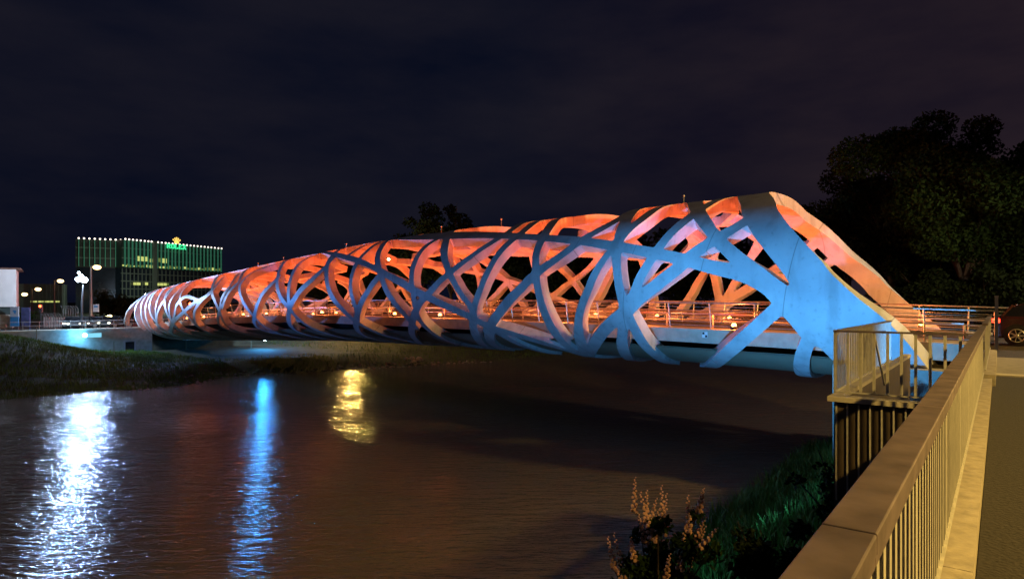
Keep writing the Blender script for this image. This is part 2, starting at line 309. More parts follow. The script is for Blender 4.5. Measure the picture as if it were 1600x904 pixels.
# strips traced on the near side of the tube: (x, y, width across in px)
STR = {
'portal': [(1192,303,50),(1184,322,50),(1193,342,52),(1213,371,54),(1254,420,58),(1287,468,74),(1325,517,90),(1366,560,96),(1408,602,98),(1440,640,98)],
'wide': [(1086,311,24),(1090,330,21),(1105,352,20),(1121,374,20),(1150,402,24),(1180,426,26),(1210,452,34),(1250,490,44),(1280,520,50)],
'belt': [(570,376,4),(600,373,5),(640,370,6),(700,367,6),(775,367,6),(845,371,7),(900,375,9),(960,384,12),(1015,394,15),(1060,403,15),(1110,417,22),(1150,425,24),(1190,442,24),(1225,462,34),(1260,490,46)],
'brace': [(1235,466,26),(1215,482,25),(1180,513,22),(1145,544,23),(1118,568,24),(1100,585,24)],
'leg': [(1282,490,30),(1270,518,24),(1256,548,24),(1252,575,24),(1262,597,24)],
'k1': [(1200,322,12),(1168,344,12),(1140,361,14),(1112,377,16),(1080,399,18),(1062,417,19),(1035,438,20),(1000,464,20),(979,486,26),(960,500,24),(940,520,21),(926,543,20),(918,562,20)],
'k2': [(1035,311,8),(1003,321,12),(984,337,14),(972,358,14),(966,380,14),(963,400,14),(965,430,13),(969,455,13),(977,482,18),(974,512,15),(972,535,14),(977,553,14),(990,568,14)],
'k3': [(977,480,14),(985,500,14),(992,513,13),(1004,535,14),(1023,554,14),(1052,572,12)],
'k4': [(1155,303,12),(1120,313,14),(1096,326,13),(1080,338,12),(1050,362,11),(1030,387,13),(1019,403,13),(1007,422,14),(993,450,14),(982,480,16)],
's9': [(1068,309,7),(1030,324,8),(1005,341,8),(990,352,8),(976,366,9),(966,380,9),(950,396,9),(934,420,11),(921,447,12),(909,477,12),(904,500,12),(905,522,12),(911,545,12),(920,560,12)],
's11': [(910,326,6),(885,334,7),(866,346,9),(854,362,9),(846,376,9),(838,395,10),(837,414,11),(839,442,11),(847,476,11),(860,508,12),(877,532,12),(900,549,12),(930,562,10)],
's12': [(1020,314,6),(995,326,8),(967,343,9),(935,360,8),(912,373,9),(875,401,10),(845,421,12),(820,444,13),(797,467,14),(775,495,15),(760,518,14)],
's13': [(480,393,4),(500,392,5),(530,399,6),(560,407,7),(590,421,9),(620,438,12),(655,457,11),(700,479,9),(735,495,9),(767,512,14),(800,521,10),(840,533,9),(880,545,9),(925,558,8)],
's14': [(645,360,4),(617,368,6),(601,380,7),(591,396,7),(590,411,8),(595,428,10),(601,448,8),(618,475,9),(638,497,9),(650,512,9)],
's16': [(595,428,9),(580,447,7),(568,465,7),(560,485,8),(557,500,8),(556,510,8),(563,521,7),(582,529,7),(615,535,6)],
's17': [(860,337,4),(840,341,5),(815,349,6),(797,361,6),(780,372,6),(755,387,6),(725,409,7),(697,431,8),(668,459,9),(653,478,9),(645,500,12),(643,515,10),(647,528,9),(663,539,8)],
's18': [(745,348,5),(715,355,6),(695,367,6),(680,375,6),(662,387,7),(650,405,7),(643,427,7),(644,448,7),(647,467,7),(651,490,9),(662,508,9),(685,526,9),(720,539,8),(765,547,6)],
's20': [(725,350,5),(706,361,7),(697,376,8),(694,392,9),(695,405,9),(700,420,9),(706,435,9),(718,456,8),(733,475,8),(740,490,9)],
's21': [(885,332,5),(850,341,6),(832,350,7),(816,363,8),(807,370,8),(790,384,8),(775,402,8),(761,427,9),(749,455,9),(741,480,9),(739,496,9),(740,512,9),(747,530,9),(760,543,9)],
's22': [(767,512,16),(764,528,14),(773,540,10),(797,549,8)],
's23': [(770,514,8),(800,532,7),(830,545,6),(870,555,5)],
's24': [(615,369,4),(590,380,5),(575,391,5),(562,404,5),(553,420,5),(548,440,5),(548,455,5),(552,470,6),(558,487,7),(558,500,8)],
's25': [(575,376,4),(548,381,5),(530,390,6),(518,401,6),(512,412,6),(510,428,6),(512,447,6),(520,466,6),(535,483,6),(553,500,6),(575,513,6),(605,525,6),(645,534,5)],
's25b': [(595,374,4),(565,386,4),(545,398,4)],
's26': [(520,404,5),(512,413,6),(495,430,6),(478,445,6),(463,461,6),(453,480,8),(451,500,7),(456,512,6),(475,522,6),(505,529,5)],
's27': [(510,390,4),(497,396,4),(480,403,5),(466,413,5),(456,430,5),(451,450,5),(451,470,5),(456,487,6),(469,500,6),(490,514,5),(530,526,5)],
's28': [(480,391,4),(458,399,5),(443,411,5),(436,425,5),(433,438,5),(434,455,5),(441,468,5),(452,482,6)],
's29': [(460,401,3),(441,409,4),(420,415,4),(396,424,4),(381,436,4),(374,448,4),(376,463,4),(385,480,5),(397,494,5),(413,510,5),(440,522,4)],
's30': [(436,432,4),(425,443,5),(412,456,5),(403,472,5),(398,492,6),(397,503,5),(402,512,5),(420,519,4),(450,524,4)],
's31': [(430,405,3),(407,409,4),(390,417,4),(378,430,4),(372,442,4),(362,450,3),(353,464,3),(347,480,4)],
's32': [(400,414,3),(368,416,4),(348,426,4),(336,438,4),(331,452,4),(334,468,4),(345,487,5),(352,508,4),(375,519,4),(405,523,4)],
's33': [(372,428,3),(360,446,3),(350,458,3),(345,470,3),(343,487,4),(340,500,4),(348,513,3),(380,521,3)],
's34': [(350,432,3),(330,458,4),(310,469,5),(297,478,5),(287,487,6),(273,500,6),(268,510,5),(266,520,4)],
's35': [(345,423,3),(320,431,4),(300,441,4),(286,453,4),(281,465,4),(282,475,4),(288,487,5),(298,498,5),(310,512,4),(340,524,4)],
's36': [(330,455,3),(316,468,4),(306,480,4),(303,493,4),(308,508,4),(325,520,4)],
's37': [(325,428,3),(300,438,3),(284,449,3),(272,461,4),(265,472,3),(264,485,3),(269,503,4),(280,517,4),(310,525,3)],
's38': [(310,470,3),(292,462,3),(282,468,3),(275,478,3),(273,490,3),(270,504,4)],
's39': [(310,433,3),(285,441,3),(265,452,4),(257,468,4),(260,487,4),(270,504,5),(285,518,4)],
's40': [(300,436,3),(276,446,3),(262,461,3),(253,474,3),(246,488,3),(245,503,4),(252,517,3),(275,526,3)],
's41': [(290,437,3),(262,448,3),(250,461,3),(244,476,3),(243,490,3),(245,503,4)],
's42': [(280,440,3),(250,450,3),(238,464,3),(233,480,4),(237,494,4),(245,504,4),(262,518,4),(290,527,3)],
's43': [(270,443,3),(242,455,3),(230,470,3),(227,488,3),(232,506,3),(242,518,3),(260,526,3)],
's44': [(262,445,3),(235,457,3),(222,472,3),(220,487,3),(224,503,3),(232,515,3),(250,525,3)],
's45': [(255,448,3),(228,460,4),(214,475,4),(210,490,4),(214,503,4),(222,514,4),(236,524,4)],
'end': [(300,433,5),(275,440,6),(250,449,7),(226,461,8),(210,473,8),(200,484,8),(195,496,8),(195,507,8),(200,517,8),(212,525,7),(235,530,5)],
}
FAR = {
'far_portal': [(1212,316,30),(1232,333,30),(1265,356,38),(1305,388,40),(1345,430,50),(1385,472,60),(1420,505,64),(1450,535,66),(1480,560,66)],
'far_strut': [(1262,438,16),(1284,418,15),(1306,400,15)],
'far_inner': [(1255,385,20),(1270,407,20),(1292,434,22),(1322,464,24),(1360,496,24),(1395,518,24)],
}
def catmull(P, n=8):
    P = np.array(P, float); Q = np.vstack([2 * P[0] - P[1], P, 2 * P[-1] - P[-2]]); out = []
    for i in range(1, len(Q) - 2):
        p0, p1, p2, p3 = Q[i - 1], Q[i], Q[i + 1], Q[i + 2]
        for u in np.linspace(0, 1, n, endpoint=False):
            out.append(0.5 * ((2 * p1) + (p2 - p0) * u + (2 * p0 - 5 * p1 + 4 * p2 - p3) * u * u + (3 * p1 - p0 - 3 * p2 + p3) * u ** 3))
    out.append(Q[-2]); return np.array(out)
def trace(pts, far=False):
    pts = catmull(pts, 5); res = []
    for i, (x, y, w) in enumerate(pts):
        a = pts[max(i - 1, 0)]; b = pts[min(i + 1, len(pts) - 1)]; d = b[:2] - a[:2]; d = d / (np.linalg.norm(d) + 1e-9)
        n = np.array([-d[1], d[0]]) * w / 2
        t, th, Yd = project(x, y, far)
        t1, h1, _ = project(x + n[0], y + n[1], far); t2, h2, _ = project(x - n[0], y - n[1], far)
        W = float(np.linalg.norm(surf(t1, h1) - surf(t2, h2)))
        res.append((t, th, W))
    W = np.array([r[2] for r in res]); TH = np.degrees(np.array([r[1] for r in res])); T = np.array([r[0] for r in res])
    big = pts[:, 2].max() > 36
    if far: W = np.clip(W, .45, 2.3)
    elif big:
        W = np.where(TH > 34, np.minimum(W, 1.55), W); W = np.clip(W, .5, 3.0)
    else:
        cap = np.where(T > 45, .40, np.where(T > 25, .5, .62)); W = np.clip(W, .32, cap)
        W = np.where(TH > 62, np.minimum(W, .45), W)
    tt_, hh_ = np.array([r[0] for r in res]), np.array([r[1] for r in res])
    for _ in range(2):
        for arr in (tt_, hh_, W):
            q_ = np.pad(arr, 2, mode='edge'); q_[0:2] = 2 * arr[0] - arr[[2, 1]]; q_[-2:] = 2 * arr[-1] - arr[[-2, -3]]
            arr[:] = np.convolve(q_, [.12, .22, .32, .22, .12], 'valid')
    return [(float(a), float(b), float(c)) for a, b, c in zip(tt_, hh_, W)]
def extend(s, top=True, bot=True):
    """carry a strip over the crown and round the belly"""
    s = list(s)
    def run(pts, goal):
        (t1, h1, w1), (t0, h0, w0) = pts[-1], pts[max(-5, -len(pts))]
        if abs(goal - h1) > math.radians(50): return []
        sl = (t1 - t0) / (h1 - h0) if abs(h1 - h0) > 0.05 else 0.0
        sl = max(-3.2, min(3.2, sl)); return [(t1 + sl * (h - h1), h, w1) for h in np.linspace(h1, goal, 8)[1:]]
    hi_first = s[0][1] > s[-1][1]
    up = s[::-1] if hi_first else s           # ends at top
    if top: up = up + run(up, math.pi / 2)
    dn = up[::-1]
    if bot: dn = dn + run(dn, -math.pi / 2)
    return dn
strips = []
for k, p in STR.items():
    s = extend(trace(p)) if k not in ('k3', 's25b', 's38', 's22', 's23', 'wide') else trace(p)
    if k == 'portal':
        up = catmull([(7.5, 90, 1.7), (7.3, 80, 1.6), (6.95, 69, 1.4), (6.4, 58, 1.3), (5.85, 48, 1.3)], 5)
        s = [(a, math.radians(b_), c_) for a, b_, c_ in up] + [q for q in s if q[1] < math.radians(42)]; strips.append(s); continue
    strips.append(s)
SK = 1.25
n_near = len(strips)
for k, s in zip(list(STR), strips[:n_near]):
    if k == 'portal': continue
    m = []
    for t, th, w in s:
        c = math.cos(th); qa = -np.sign(c) * abs(c) ** (2 / NEXP)
        m.append((t + 2 * SK * abs(qa), math.pi - th, w))
    strips.append(m)
for k, p in FAR.items():
    s = trace(p, far=True)
    if k == 'far_portal':
        s = [(a, math.radians(b_), c_) for a, b_, c_ in catmull([(7.5, 90, 1.7), (7.6, 108, 1.3), (7.45, 122, 1.1), (6.4, 155, 1.05), (5.3, 172, 1.0), (3.95, 188, 1.05), (2.9, 203, 1.2), (2.2, 215, 1.5), (1.6, 230, 1.8), (1.2, 245, 2.0)], 5)]
    strips.append(s)
# --- scalar field on a (t, th) grid and contouring
ts = np.concatenate([np.arange(-9, 22, 0.11), np.arange(22, 60, 0.125), np.arange(60, 94, 0.10)])
NH = 330; hs = np.linspace(-math.pi / 2, 1.5 * math.pi, NH, endpoint=False)
TG, HG = np.meshgrid(ts, hs, indexing='ij')
G3 = surf(TG, HG)
EDGE = ([-90, -50, -24, -7, 5, 22, 38, 63, 90, 108, 122, 146, 172, 185, 194, 210, 217, 235, 270], [-.3, -.1, .56, 1.67, 2.58, 3.7, 4.7, 5.5, 6.7, 6.95, 6.95, 6.2, 4.64, 3.35, 2.75, 1.67, 1.24, .8, -.3])
TE = np.interp(np.degrees(HG), *EDGE)
SD = np.full(TG.shape, 9.0)
portal_like = [strips[0]] + strips[-len(FAR):]
for s in strips:
    a = np.array(s); d = np.vstack([[0, 0, 0]]); P3 = surf(a[:, 0], a[:, 1]); W = a[:, 2]
    # drop repeated points and resample in (t, th)
    seg = np.linalg.norm(np.diff(P3, axis=0), axis=1); keep = np.concatenate([[True], seg > 0.02]); a = a[keep]; P3 = P3[keep]; W = W[keep]
    if len(a) < 2: continue
    fine = []
    for i in range(len(a) - 1):
        L = np.linalg.norm(P3[i + 1] - P3[i]); n = max(1, int(L / 0.5))
        for u in range(n): fine.append(a[i] + (a[i + 1] - a[i]) * u / n)
    fine.append(a[-1]); fine = np.array(fine); P3 = surf(fine[:, 0], fine[:, 1]); W = fine[:, 2]
    cur = np.full(TG.shape, 9.0)
    for i in range(len(fine) - 1):
        r = max(W[i], W[i + 1]) / 2 + 0.7
        t0, t1 = min(fine[i, 0], fine[i + 1, 0]) - r, max(fine[i, 0], fine[i + 1, 0]) + r
        i0, i1 = np.searchsorted(ts, [t0, t1])
        if i1 <= i0: continue
        A, B = P3[i], P3[i + 1]; AB = B - A
        sub = G3[i0:i1]; AP = sub - A
        u = np.clip((AP @ AB) / (AB @ AB + 1e-9), 0, 1)
        dd = np.linalg.norm(AP - u[..., None] * AB, axis=-1) - (W[i] + (W[i + 1] - W[i]) * u) / 2
        cur[i0:i1] = np.minimum(cur[i0:i1], dd)
    if not any(s is q_ for q_ in portal_like): cur = np.maximum(cur, (TE + .25 - TG) * .8)
    k = 0.05
    h = np.clip(0.5 + 0.5 * (cur - SD) / k, 0, 1)
    SD = cur * (1 - h) + SD * h - k * h * (1 - h)
nt_, nh_ = TG.shape
e = 1e-3
dT = surf(TG + e, HG) - surf(TG - e, HG); dH = surf(TG, HG + e) - surf(TG, HG - e)
NV = np.cross(dT, dH); NV /= (np.linalg.norm(NV, axis=-1, keepdims=True) + 1e-12)
cen = surf(TG, HG * 0 + math.pi / 2) * 0.5 + surf(TG, HG * 0 - math.pi / 2) * 0.5
sgn = np.sign(np.sum(NV * (G3 - cen), -1, keepdims=True)); NV *= sgn
vid = {}; VO = []; VI = []
DEPTH = 0.55
def depth_at(t): return 0.46 + 0.10 * min(1, max(0, t / 40))
def vert(key):
    if key in vid: return vid[key]
    if key[0] == 'c':
        _, i, j = key; p = G3[i, j]; n = NV[i, j]; t = ts[i]
    else:
        _, i, j, i2, j2 = key; a, b = SD[i, j], SD[i2, j2]; u = a / (a - b); u = min(0.98, max(0.02, u))
        t = ts[i] * (1 - u) + ts[i2] * u; hh2 = hs[j2] + (2 * math.pi if (j2 == 0 and j == nh_ - 1) else 0)
        th = hs[j] * (1 - u) + hh2 * u; p = surf(t, th); n = NV[i, j] * (1 - u) + NV[i2, j2] * u; n = n / np.linalg.norm(n)
    vid[key] = len(VO); VO.append(p); VI.append(p - n * DEPTH); return vid[key]
faces = []
INS = SD < 0
c00 = INS[:-1]; anyc = c00 | INS[1:] | np.roll(INS, -1, 1)[:-1] | np.roll(INS, -1, 1)[1:]
def ekey(a, b):
    (i, j), (i2, j2) = a, b
    if (i2, j2) < (i, j) and not (j2 == 0 and j == nh_ - 1): (i, j), (i2, j2) = (i2, j2), (i, j)
    if j == 0 and j2 == nh_ - 1: (i, j), (i2, j2) = (i2, j2), (i, j)
    return ('e', i, j, i2, j2)
for i, j in np.argwhere(anyc):
    i = int(i); j = int(j); j2 = (j + 1) % nh_
    cs = [(i, j), (i + 1, j), (i + 1, j2), (i, j2)]; poly = []
    for k in range(4):
        a, b = cs[k], cs[(k + 1) % 4]
        if INS[a]: poly.append(vert(('c', *a)))
        if INS[a] != INS[b]: poly.append(vert(ekey(a, b)))
    if len(poly) >= 3: faces.append(poly)
VO = np.array(VO); VI = np.array(VI); nv = len(VO)
edges = {}
for f in faces:
    for a, b in zip(f, f[1:] + f[:1]):
        if (b, a) in edges: del edges[(b, a)]
        else: edges[(a, b)] = 1
bd = list(edges)
allV = [VO, VI]; allF = [list(f) for f in faces] + [[nv + x for x in f[::-1]] for f in faces]
bvs = sorted({x for ed in bd for x in ed}); idx = {x: k for k, x in enumerate(bvs)}
allV += [VO[bvs], VI[bvs]]; o1 = 2 * nv; o2 = o1 + len(bvs)
allF += [[o1 + idx[b], o1 + idx[a], o2 + idx[a], o2 + idx[b]] for a, b in bd]
# orient check: outer normals should point outwards
f0 = faces[len(faces) // 2]; pA, pB, pC = VO[f0[0]], VO[f0[1]], VO[f0[2]]
if np.dot(np.cross(pB - pA, pC - pA), VO[f0[0]] - VI[f0[0]]) < 0: allF = [f[::-1] for f in allF]
bridge = thing('lattice_bridge', 'white steel lattice tube bridge lit blue outside and orange inside, spanning the river', 'bridge', tq(0, 0, -1.4))
me = bpy.data.meshes.new('lattice'); me.from_pydata(np.vstack(allV).tolist(), [], allF)
me.materials.append(M['paint']); sm = np.ones(len(allF), bool); me.polygons.foreach_set('use_smooth', sm); me.update()
lat = bpy.data.objects.new('lattice', me); COL.objects.link(lat); lat.parent = bridge; lat.location = -bridge.location

# --- deck, kerbs, belly
DK = ([-12, -2, 4, 12, 28, 44, 60, 73, 86, 100], [-1.57, -1.52, -1.32, -1.22, -1.12, -1.16, -1.62, -2.25, -3.0, -3.4])
def zdeck(t): return float(np.interp(t, *DK))
def sweep(prof, t0, t1, name, mat, parent, step=1.0, zf=zdeck):
    st = np.linspace(t0, t1, int((t1 - t0) / step) + 1); mb = MB(); n = len(prof); vs = []; fs = []
    for t in st:
        for q, z in prof: vs.append(tq(t, q, zf(t) + z))
    for i in range(len(st) - 1):
        for k in range(n):
            k2 = (k + 1) % n; fs.append((i * n + k, i * n + k2, (i + 1) * n + k2, (i + 1) * n + k))
    fs.append(tuple(range(n))[::-1]); fs.append(tuple((len(st) - 1) * n + k for k in range(n)))
    mb.add(vs, fs); return mb.build(name, mat, parent)
DW = 5.35
sweep([(-DW + .5, -.05), (DW - .5, -.05), (DW - .5, -.3), (-DW + .5, -.3)], -1.5, 89, 'deck', M['asphalt'], bridge)
for sg in (-1, 1):
    sweep([(sg * DW, 0), (sg * (DW - .55), 0), (sg * (DW - .55), -.62), (sg * DW, -.62)], -1.5, 89, 'edge_beam', M['concrete_pale'], bridge)
    sweep([(sg * (DW - .56), .0), (sg * (DW - 2.2), .0), (sg * (DW - 2.2), -.045), (sg * (DW - .56), -.045)], -1.5, 89, 'footway', M['paving'], bridge)
    sweep([(sg * (DW - .9), -.63), (sg * (DW - 1.3), -.63), (sg * (DW - 2.0), -1.25), (sg * (DW - 1.6), -1.15)], -1.0, 88, 'girder', M['dark_metal'], bridge)
st = np.linspace(-1, 88, 90); hb = np.linspace(-math.pi / 2 - 0.8, -math.pi / 2 + 0.8, 35)
TGb, HGb = np.meshgrid(st, hb, indexing='ij'); PB = surf(TGb, HGb); PBc = surf(TGb, HGb * 0 + math.pi / 2) * .5 + surf(TGb, HGb * 0 - math.pi / 2) * .5
PB = PBc + (PB - PBc) * np.array([0.97, 0.97, 0.955])
nb = len(hb); Fb = [(i * nb + k, i * nb + k + 1, (i + 1) * nb + k + 1, (i + 1) * nb + k) for i in range(len(st) - 1) for k in range(nb - 1)]
mb = MB(); mb.add([tuple(p) for p in PB.reshape(-1, 3)] + [tuple(p + np.array([0, 0, .06])) for p in PB.reshape(-1, 3)], Fb + [tuple(len(st) * nb + i for i in f[::-1]) for f in Fb])
mb.build('belly_panel', M['belly'], bridge, smooth=True)
# --- bridge railings
def bridge_rail(sg, t0, t1, label=None):
    q = sg * (DW - .15)
    root = MB(); RH = 1.18
    st = np.linspace(t0, t1, int((t1 - t0) / 2) + 1)
    root.tube([tq(t, q + sg * .12, zdeck(t) + RH) for t in st], 0.035, 6)
    rail = root.build('railing', M['steel'], bridge)
    w = MB()
    for k, hz in enumerate((.16, .33, .50, .67, .84, 1.0)):
        w.tube([tq(t, q - sg * .05 + sg * .17 * hz / RH, zdeck(t) + hz) for t in st], 0.012 if k else 0.02, 5)
    w.build('rail_wires', M['steel'], rail)
    tt = t0
    while tt < t1 and tt < t0 + 90:
        p = MB(); a = tq(tt, q - sg * .05, zdeck(tt)); b = tq(tt, q + sg * .12, zdeck(tt) + RH)
        p.bar(a, b, .05, .05); p.bar(a + Vector((0, 0, .02)), tq(tt, q - sg * .3, zdeck(tt) + .02), .05, .03)
        o = p.build('post', M['steel'], rail); o
        tt += 2.05
    return rail
bridge_rail(-1, -2.2, 88); bridge_rail(1, -4, 88)
for sg in (-1, 1):       # lower guard rail between road and footway
    g = MB(); q = sg * (DW - 2.3)
    st = np.linspace(-1, 88, 45)
    g.tube([tq(t, q, zdeck(t) + .62) for t in st], .05, 6); g.tube([tq(t, q, zdeck(t) + .34) for t in st], .03, 6)
    for t in np.arange(-1, 88, 2.5): g.bar(tq(t, q, zdeck(t) - .04), tq(t, q, zdeck(t) + .6), .07, .05)
    g.build('guard_rail', M['steel'], bridge)
# survey marks on the edge beam
for x, y, Y in ((1057, 521.5, 28.2), (815, 505, 35.5)):
    t, th, _ = project(x, y); 
    mk = MB(); c = tq(t - .6, -DW - .012, zdeck(t) - .25)
    dx = Vector((*D2, 0)) * .13; up = Vector((0, 0, .13))
    mk.bar(c - dx, c + dx, .012, .26, 0)
    off = -Vector((*P2, 0)) * .01
    for a, b in ((1, 1), (-1, -1)):
        cc = c + off + dx * .5 * a + up * .5 * b; mk.bar(cc - dx * .38, cc + dx * .38, .006, .1, 1)
    mk.build('survey_mark', [M['sign_white'], M['black']], bridge)
# --- uplights on the deck edges
ORANGE = (1.0, 0.085, 0.012)
upl = None
tl = list(np.arange(2.0, 87, 5.0))
for sg in (-1, 1):
    for t in tl:
        p = tq(t, sg * (DW - .25), zdeck(t) + .16)
        f = MB(); f.box((0, 0, -.05), (.26, .2, .14), ANG_D); f.ball((0, 0, .05), .12, 8, 5)
        f.m = [0] * 6 + [1] * (len(f.f) - 6)
        o = f.build('uplight', [M['dark_metal'], M['orange_lamp']], bridge); o.location = p - Vector(bridge.location)
        tgt = tq(t, sg * 3.0, 4.5)
        pl = p + Vector((0, 0, .3)) + Vector((*P2, 0)) * (-sg * .35)
        light('uplight_lamp', 'SPOT', pl, (1250 if t > 12 else 1900), ORANGE, .09, pl + Vector((*D2, 0)) * 2.6 + Vector((*P2, 0)) * (-sg * 2.6) + Vector((0, 0, 4.0)), 122, .7, parent=bridge)
        light('uplight_glow', 'POINT', pl, 240, (1.0, .22, .05), .09, parent=bridge)
# crown lamps inside the tube
for x, y in ((496, 405), (903, 343), (782, 354)):
    t, th, Yd = project(x, y)
    p = Vector(surf(t + 2, math.pi / 2 + .2)) - Vector((0, 0, .75))
    f = MB(); f.ball((0, 0, 0), .13, 8, 6); f.box((0, 0, .12), (.4, .2, .08)); f.m = [1] * (len(f.f) - 6) + [0] * 6
    o = f.build('crown_lamp', [M['dark_metal'], M['globe']], bridge); o.location = p - Vector(bridge.location)
# small masts on the roof
for x in (1065, 782, 690, 541, 443, 403):
    Y = 40; best = None
    for t in np.arange(2, 88, .25):
        P = surf(t, math.pi / 2 - .3); xx = 800 + F * P[0] / P[1]
        if best is None or abs(xx - x) < best[0]: best = (abs(xx - x), t)
    p = Vector(surf(best[1], math.pi / 2 - .3))
    f = MB(); f.tube([(0, 0, -.1), (0, 0, .32)], .025, 6); f.ball((0, 0, .36), .06, 8, 5); f.m = [0] * 8 + [1] * (len(f.f) - 8)
    o = f.build('roof_lamp', [M['steel'], M['sign_white']], bridge); o.location = p - Vector(bridge.location)

# ================================================================== LIGHTING OF THE PLACE
BLUE = (0.085, 0.44, 1.0)
BLUE2 = (0.05, 0.42, 1.0)
# blue floods on the near bank, lighting the portal and the river side of the tube
def floodlight(p, tgt, power, col, ang, label, group=None, blend=.7):
    r = thing('floodlight', label, 'floodlight', p, group)
    h = MB(); h.box((0, 0, .28), (.5, .22, .38)); h.build('housing', M['dark_metal'], r, loc=(0, 0, 0)).location = (0, 0, 0)
    g = MB(); g.box((0, .125, .28), (.42, .012, .3)); g.build('lens', M['blue_lamp'], r, loc=(0, 0, 0)).location = (0, 0, 0)
    k = MB(); k.box((0, 0, .04), (.3, .2, .08)); k.box((-.27, 0, .2), (.03, .06, .4)); k.box((.27, 0, .2), (.03, .06, .4))
    k.build('bracket', M['steel'], r, loc=(0, 0, 0)).location = (0, 0, 0)
    d = Vector(tgt) - Vector(p); r.rotation_euler = (0, 0, math.atan2(d.y, d.x) - math.pi / 2)
    light('flood_lamp', 'SPOT', Vector(p) + Vector((0, 0, .28)) + Vector((d.x, d.y, 0)).normalized() * .2, power, col, .15, tgt, ang, blend)
    return r
floodlight(ws(5.2, 11.0, -5.6), tq(3.2, -8, 2.9), 12500, BLUE, 76, 'dark floodlight with blue lens at the foot of the platform wall, nearest the quay')
floodlight(ws(6.3, 9.0, -6.0), tq(14, -8, 3.0), 5500, BLUE, 52, 'dark floodlight with blue lens low on the grassy near bank slope')
floodlight(ws(78, 17, -3.9), tq(33, -8, 1.5), 30000, (.08, .30, 1.0), 42, 'small floodlight with blue lens on the far grassy bank left of the bridge')
# street lamps of the near bank road (they light the quay, the railing and the river)
SOD = (1.0, 0.63, 0.15)
def street_lamp(base, h, rz, label, power, arm=1.6, glass='sodium', cat='street lamp', grp='street lamps', col=SOD, r=.07, cut=None, gr=.17, aim=0.001, lr=.12):
    o = thing('street_lamp', label, cat, base, grp)
    m = MB(); m.tube([(0, 0, 0), (0, 0, h * .5), (0, 0, h)], [r * 1.4, r, r * .75], 8)
    m.tube([(0, 0, h), (math.cos(rz) * arm * .5, math.sin(rz) * arm * .5, h + .12), (math.cos(rz) * arm, math.sin(rz) * arm, h + .15)], r * .6, 6)
    m.build('pole', M['pole'], o, loc=(0, 0, 0)).location = (0, 0, 0)
    m = MB(); m.box((math.cos(rz) * arm, math.sin(rz) * arm, h + .2), (.7, .3, .14), rz)
    hd = m.build('lamp_head', M['dark_metal'], o, loc=(0, 0, 0)); hd.location = (0, 0, 0)
    m = MB(); m.ball((math.cos(rz) * arm, math.sin(rz) * arm, h + .06 - gr * .4), gr, 10, 6, sc=(1.3, 1, .8))
    g = m.build('lamp_glass', M[glass], hd, loc=(0, 0, 0), smooth=True); g.location = (0, 0, 0)
    if power: 
        pp = Vector(base) + Vector((math.cos(rz) * arm, math.sin(rz) * arm, h - .2))
        if cut: light('lamp_light', 'SPOT', pp, power, col, lr, pp + Vector((math.cos(rz) * aim, math.sin(rz) * aim, -1)), cut, .4)
        else: light('lamp_light', 'POINT', pp, power, col, .12)
    return o
aL = math.atan2(M2[1], M2[0])
street_lamp(ws(-13.2, 25, -1.57), 8.2, aL, 'grey street lamp with glowing amber head beside the near bank road by the car', 15000, cut=158, aim=.75, lr=.55)
street_lamp(ws(-8.6, 3.5, -1.57), 6.5, aL, 'grey street lamp with glowing amber head behind the quay railing path', 7200, cut=154)
street_lamp(ws(-9.0, 40, -1.57), 8.5, aL, 'grey street lamp with glowing pale head under the big dark trees', 4500, col=(1, .84, .66), cut=158, aim=.75, lr=.5)

# ================================================================== TERRAIN AND WATER
def sstep(a, b, x): u = np.clip((x - a) / (b - a), 0, 1); return u * u * (3 - 2 * u)
def shore(s): return np.interp(s, [-60, 14, 26, 31.5, 38, 50, 62, 90], [64, 59.8, 56.7, 60, 58, 53.6, 49, 46])
def vnoise(x, y, sc, seed=0):
    a = np.sin(x * sc * 1.3 + seed) * np.cos(y * sc * 1.1 + seed * 2.1) + .5 * np.sin(x * sc * 2.9 + y * sc * 2.3 + seed) + .3 * np.cos(y * sc * 5.1 - x * sc * 4.3 + seed * 3)
    return a / 1.8
def zterr(w, s):
    w = np.asarray(w, float); s = np.asarray(s, float)
    near = np.where(w < .05, -1.72, np.where(w < 8, -4.6 - 3.1 * sstep(.3, 8, w), -7.7 - 1.3 * sstep(8, 14, w)))
    sh = shore(s); u = np.clip((w - sh) / (83.9 - sh), 0, 1)
    low = -7.55 + 1.15 * sstep(0, .25, u) + .25 * u
    hi = -7.55 + 4.15 * sstep(0, .92, u)
    bl = np.maximum(1 - sstep(17, 31, s), sstep(50, 58, s))
    bank = low * (1 - bl) + hi * bl + .12 * vnoise(w, s, .8) * sstep(0, .15, u) * (1 - sstep(.9, 1, u))
    river = -9 + 1.45 * sstep(sh - 6, sh, w)
    z = np.where(w < 14, near, np.where(w < sh, river, bank))
    z = np.where(w > 84.2, -3.42, z)
    return z + np.where((w > .3) & (w < 8), .08 * vnoise(w, s, 1.7, 3), 0)
wa = np.concatenate([[-1500, -600, -200, -60, -20, -5, -1, .04, .06], np.arange(.5, 14, .5), np.arange(15, 45, 5), np.arange(46, 83.9, .6), [83.95, 84.25, 90, 110, 160, 300, 700, 1600]])
sa = np.concatenate([[-1500, -700, -300, -120, -60], np.arange(-40, 100, 1.0), [110, 140, 200, 400, 800, 1600]])
WG, SG = np.meshgrid(wa, sa, indexing='ij'); ZG = zterr(WG, SG)
V = np.stack([R0[0] + SG * R2[0] + WG * M2[0], R0[1] + SG * R2[1] + WG * M2[1], EYE + ZG], -1).reshape(-1, 3)
ns = len(sa); I, J = np.meshgrid(np.arange(len(wa) - 1), np.arange(ns - 1), indexing='ij'); I = I.ravel(); J = J.ravel()
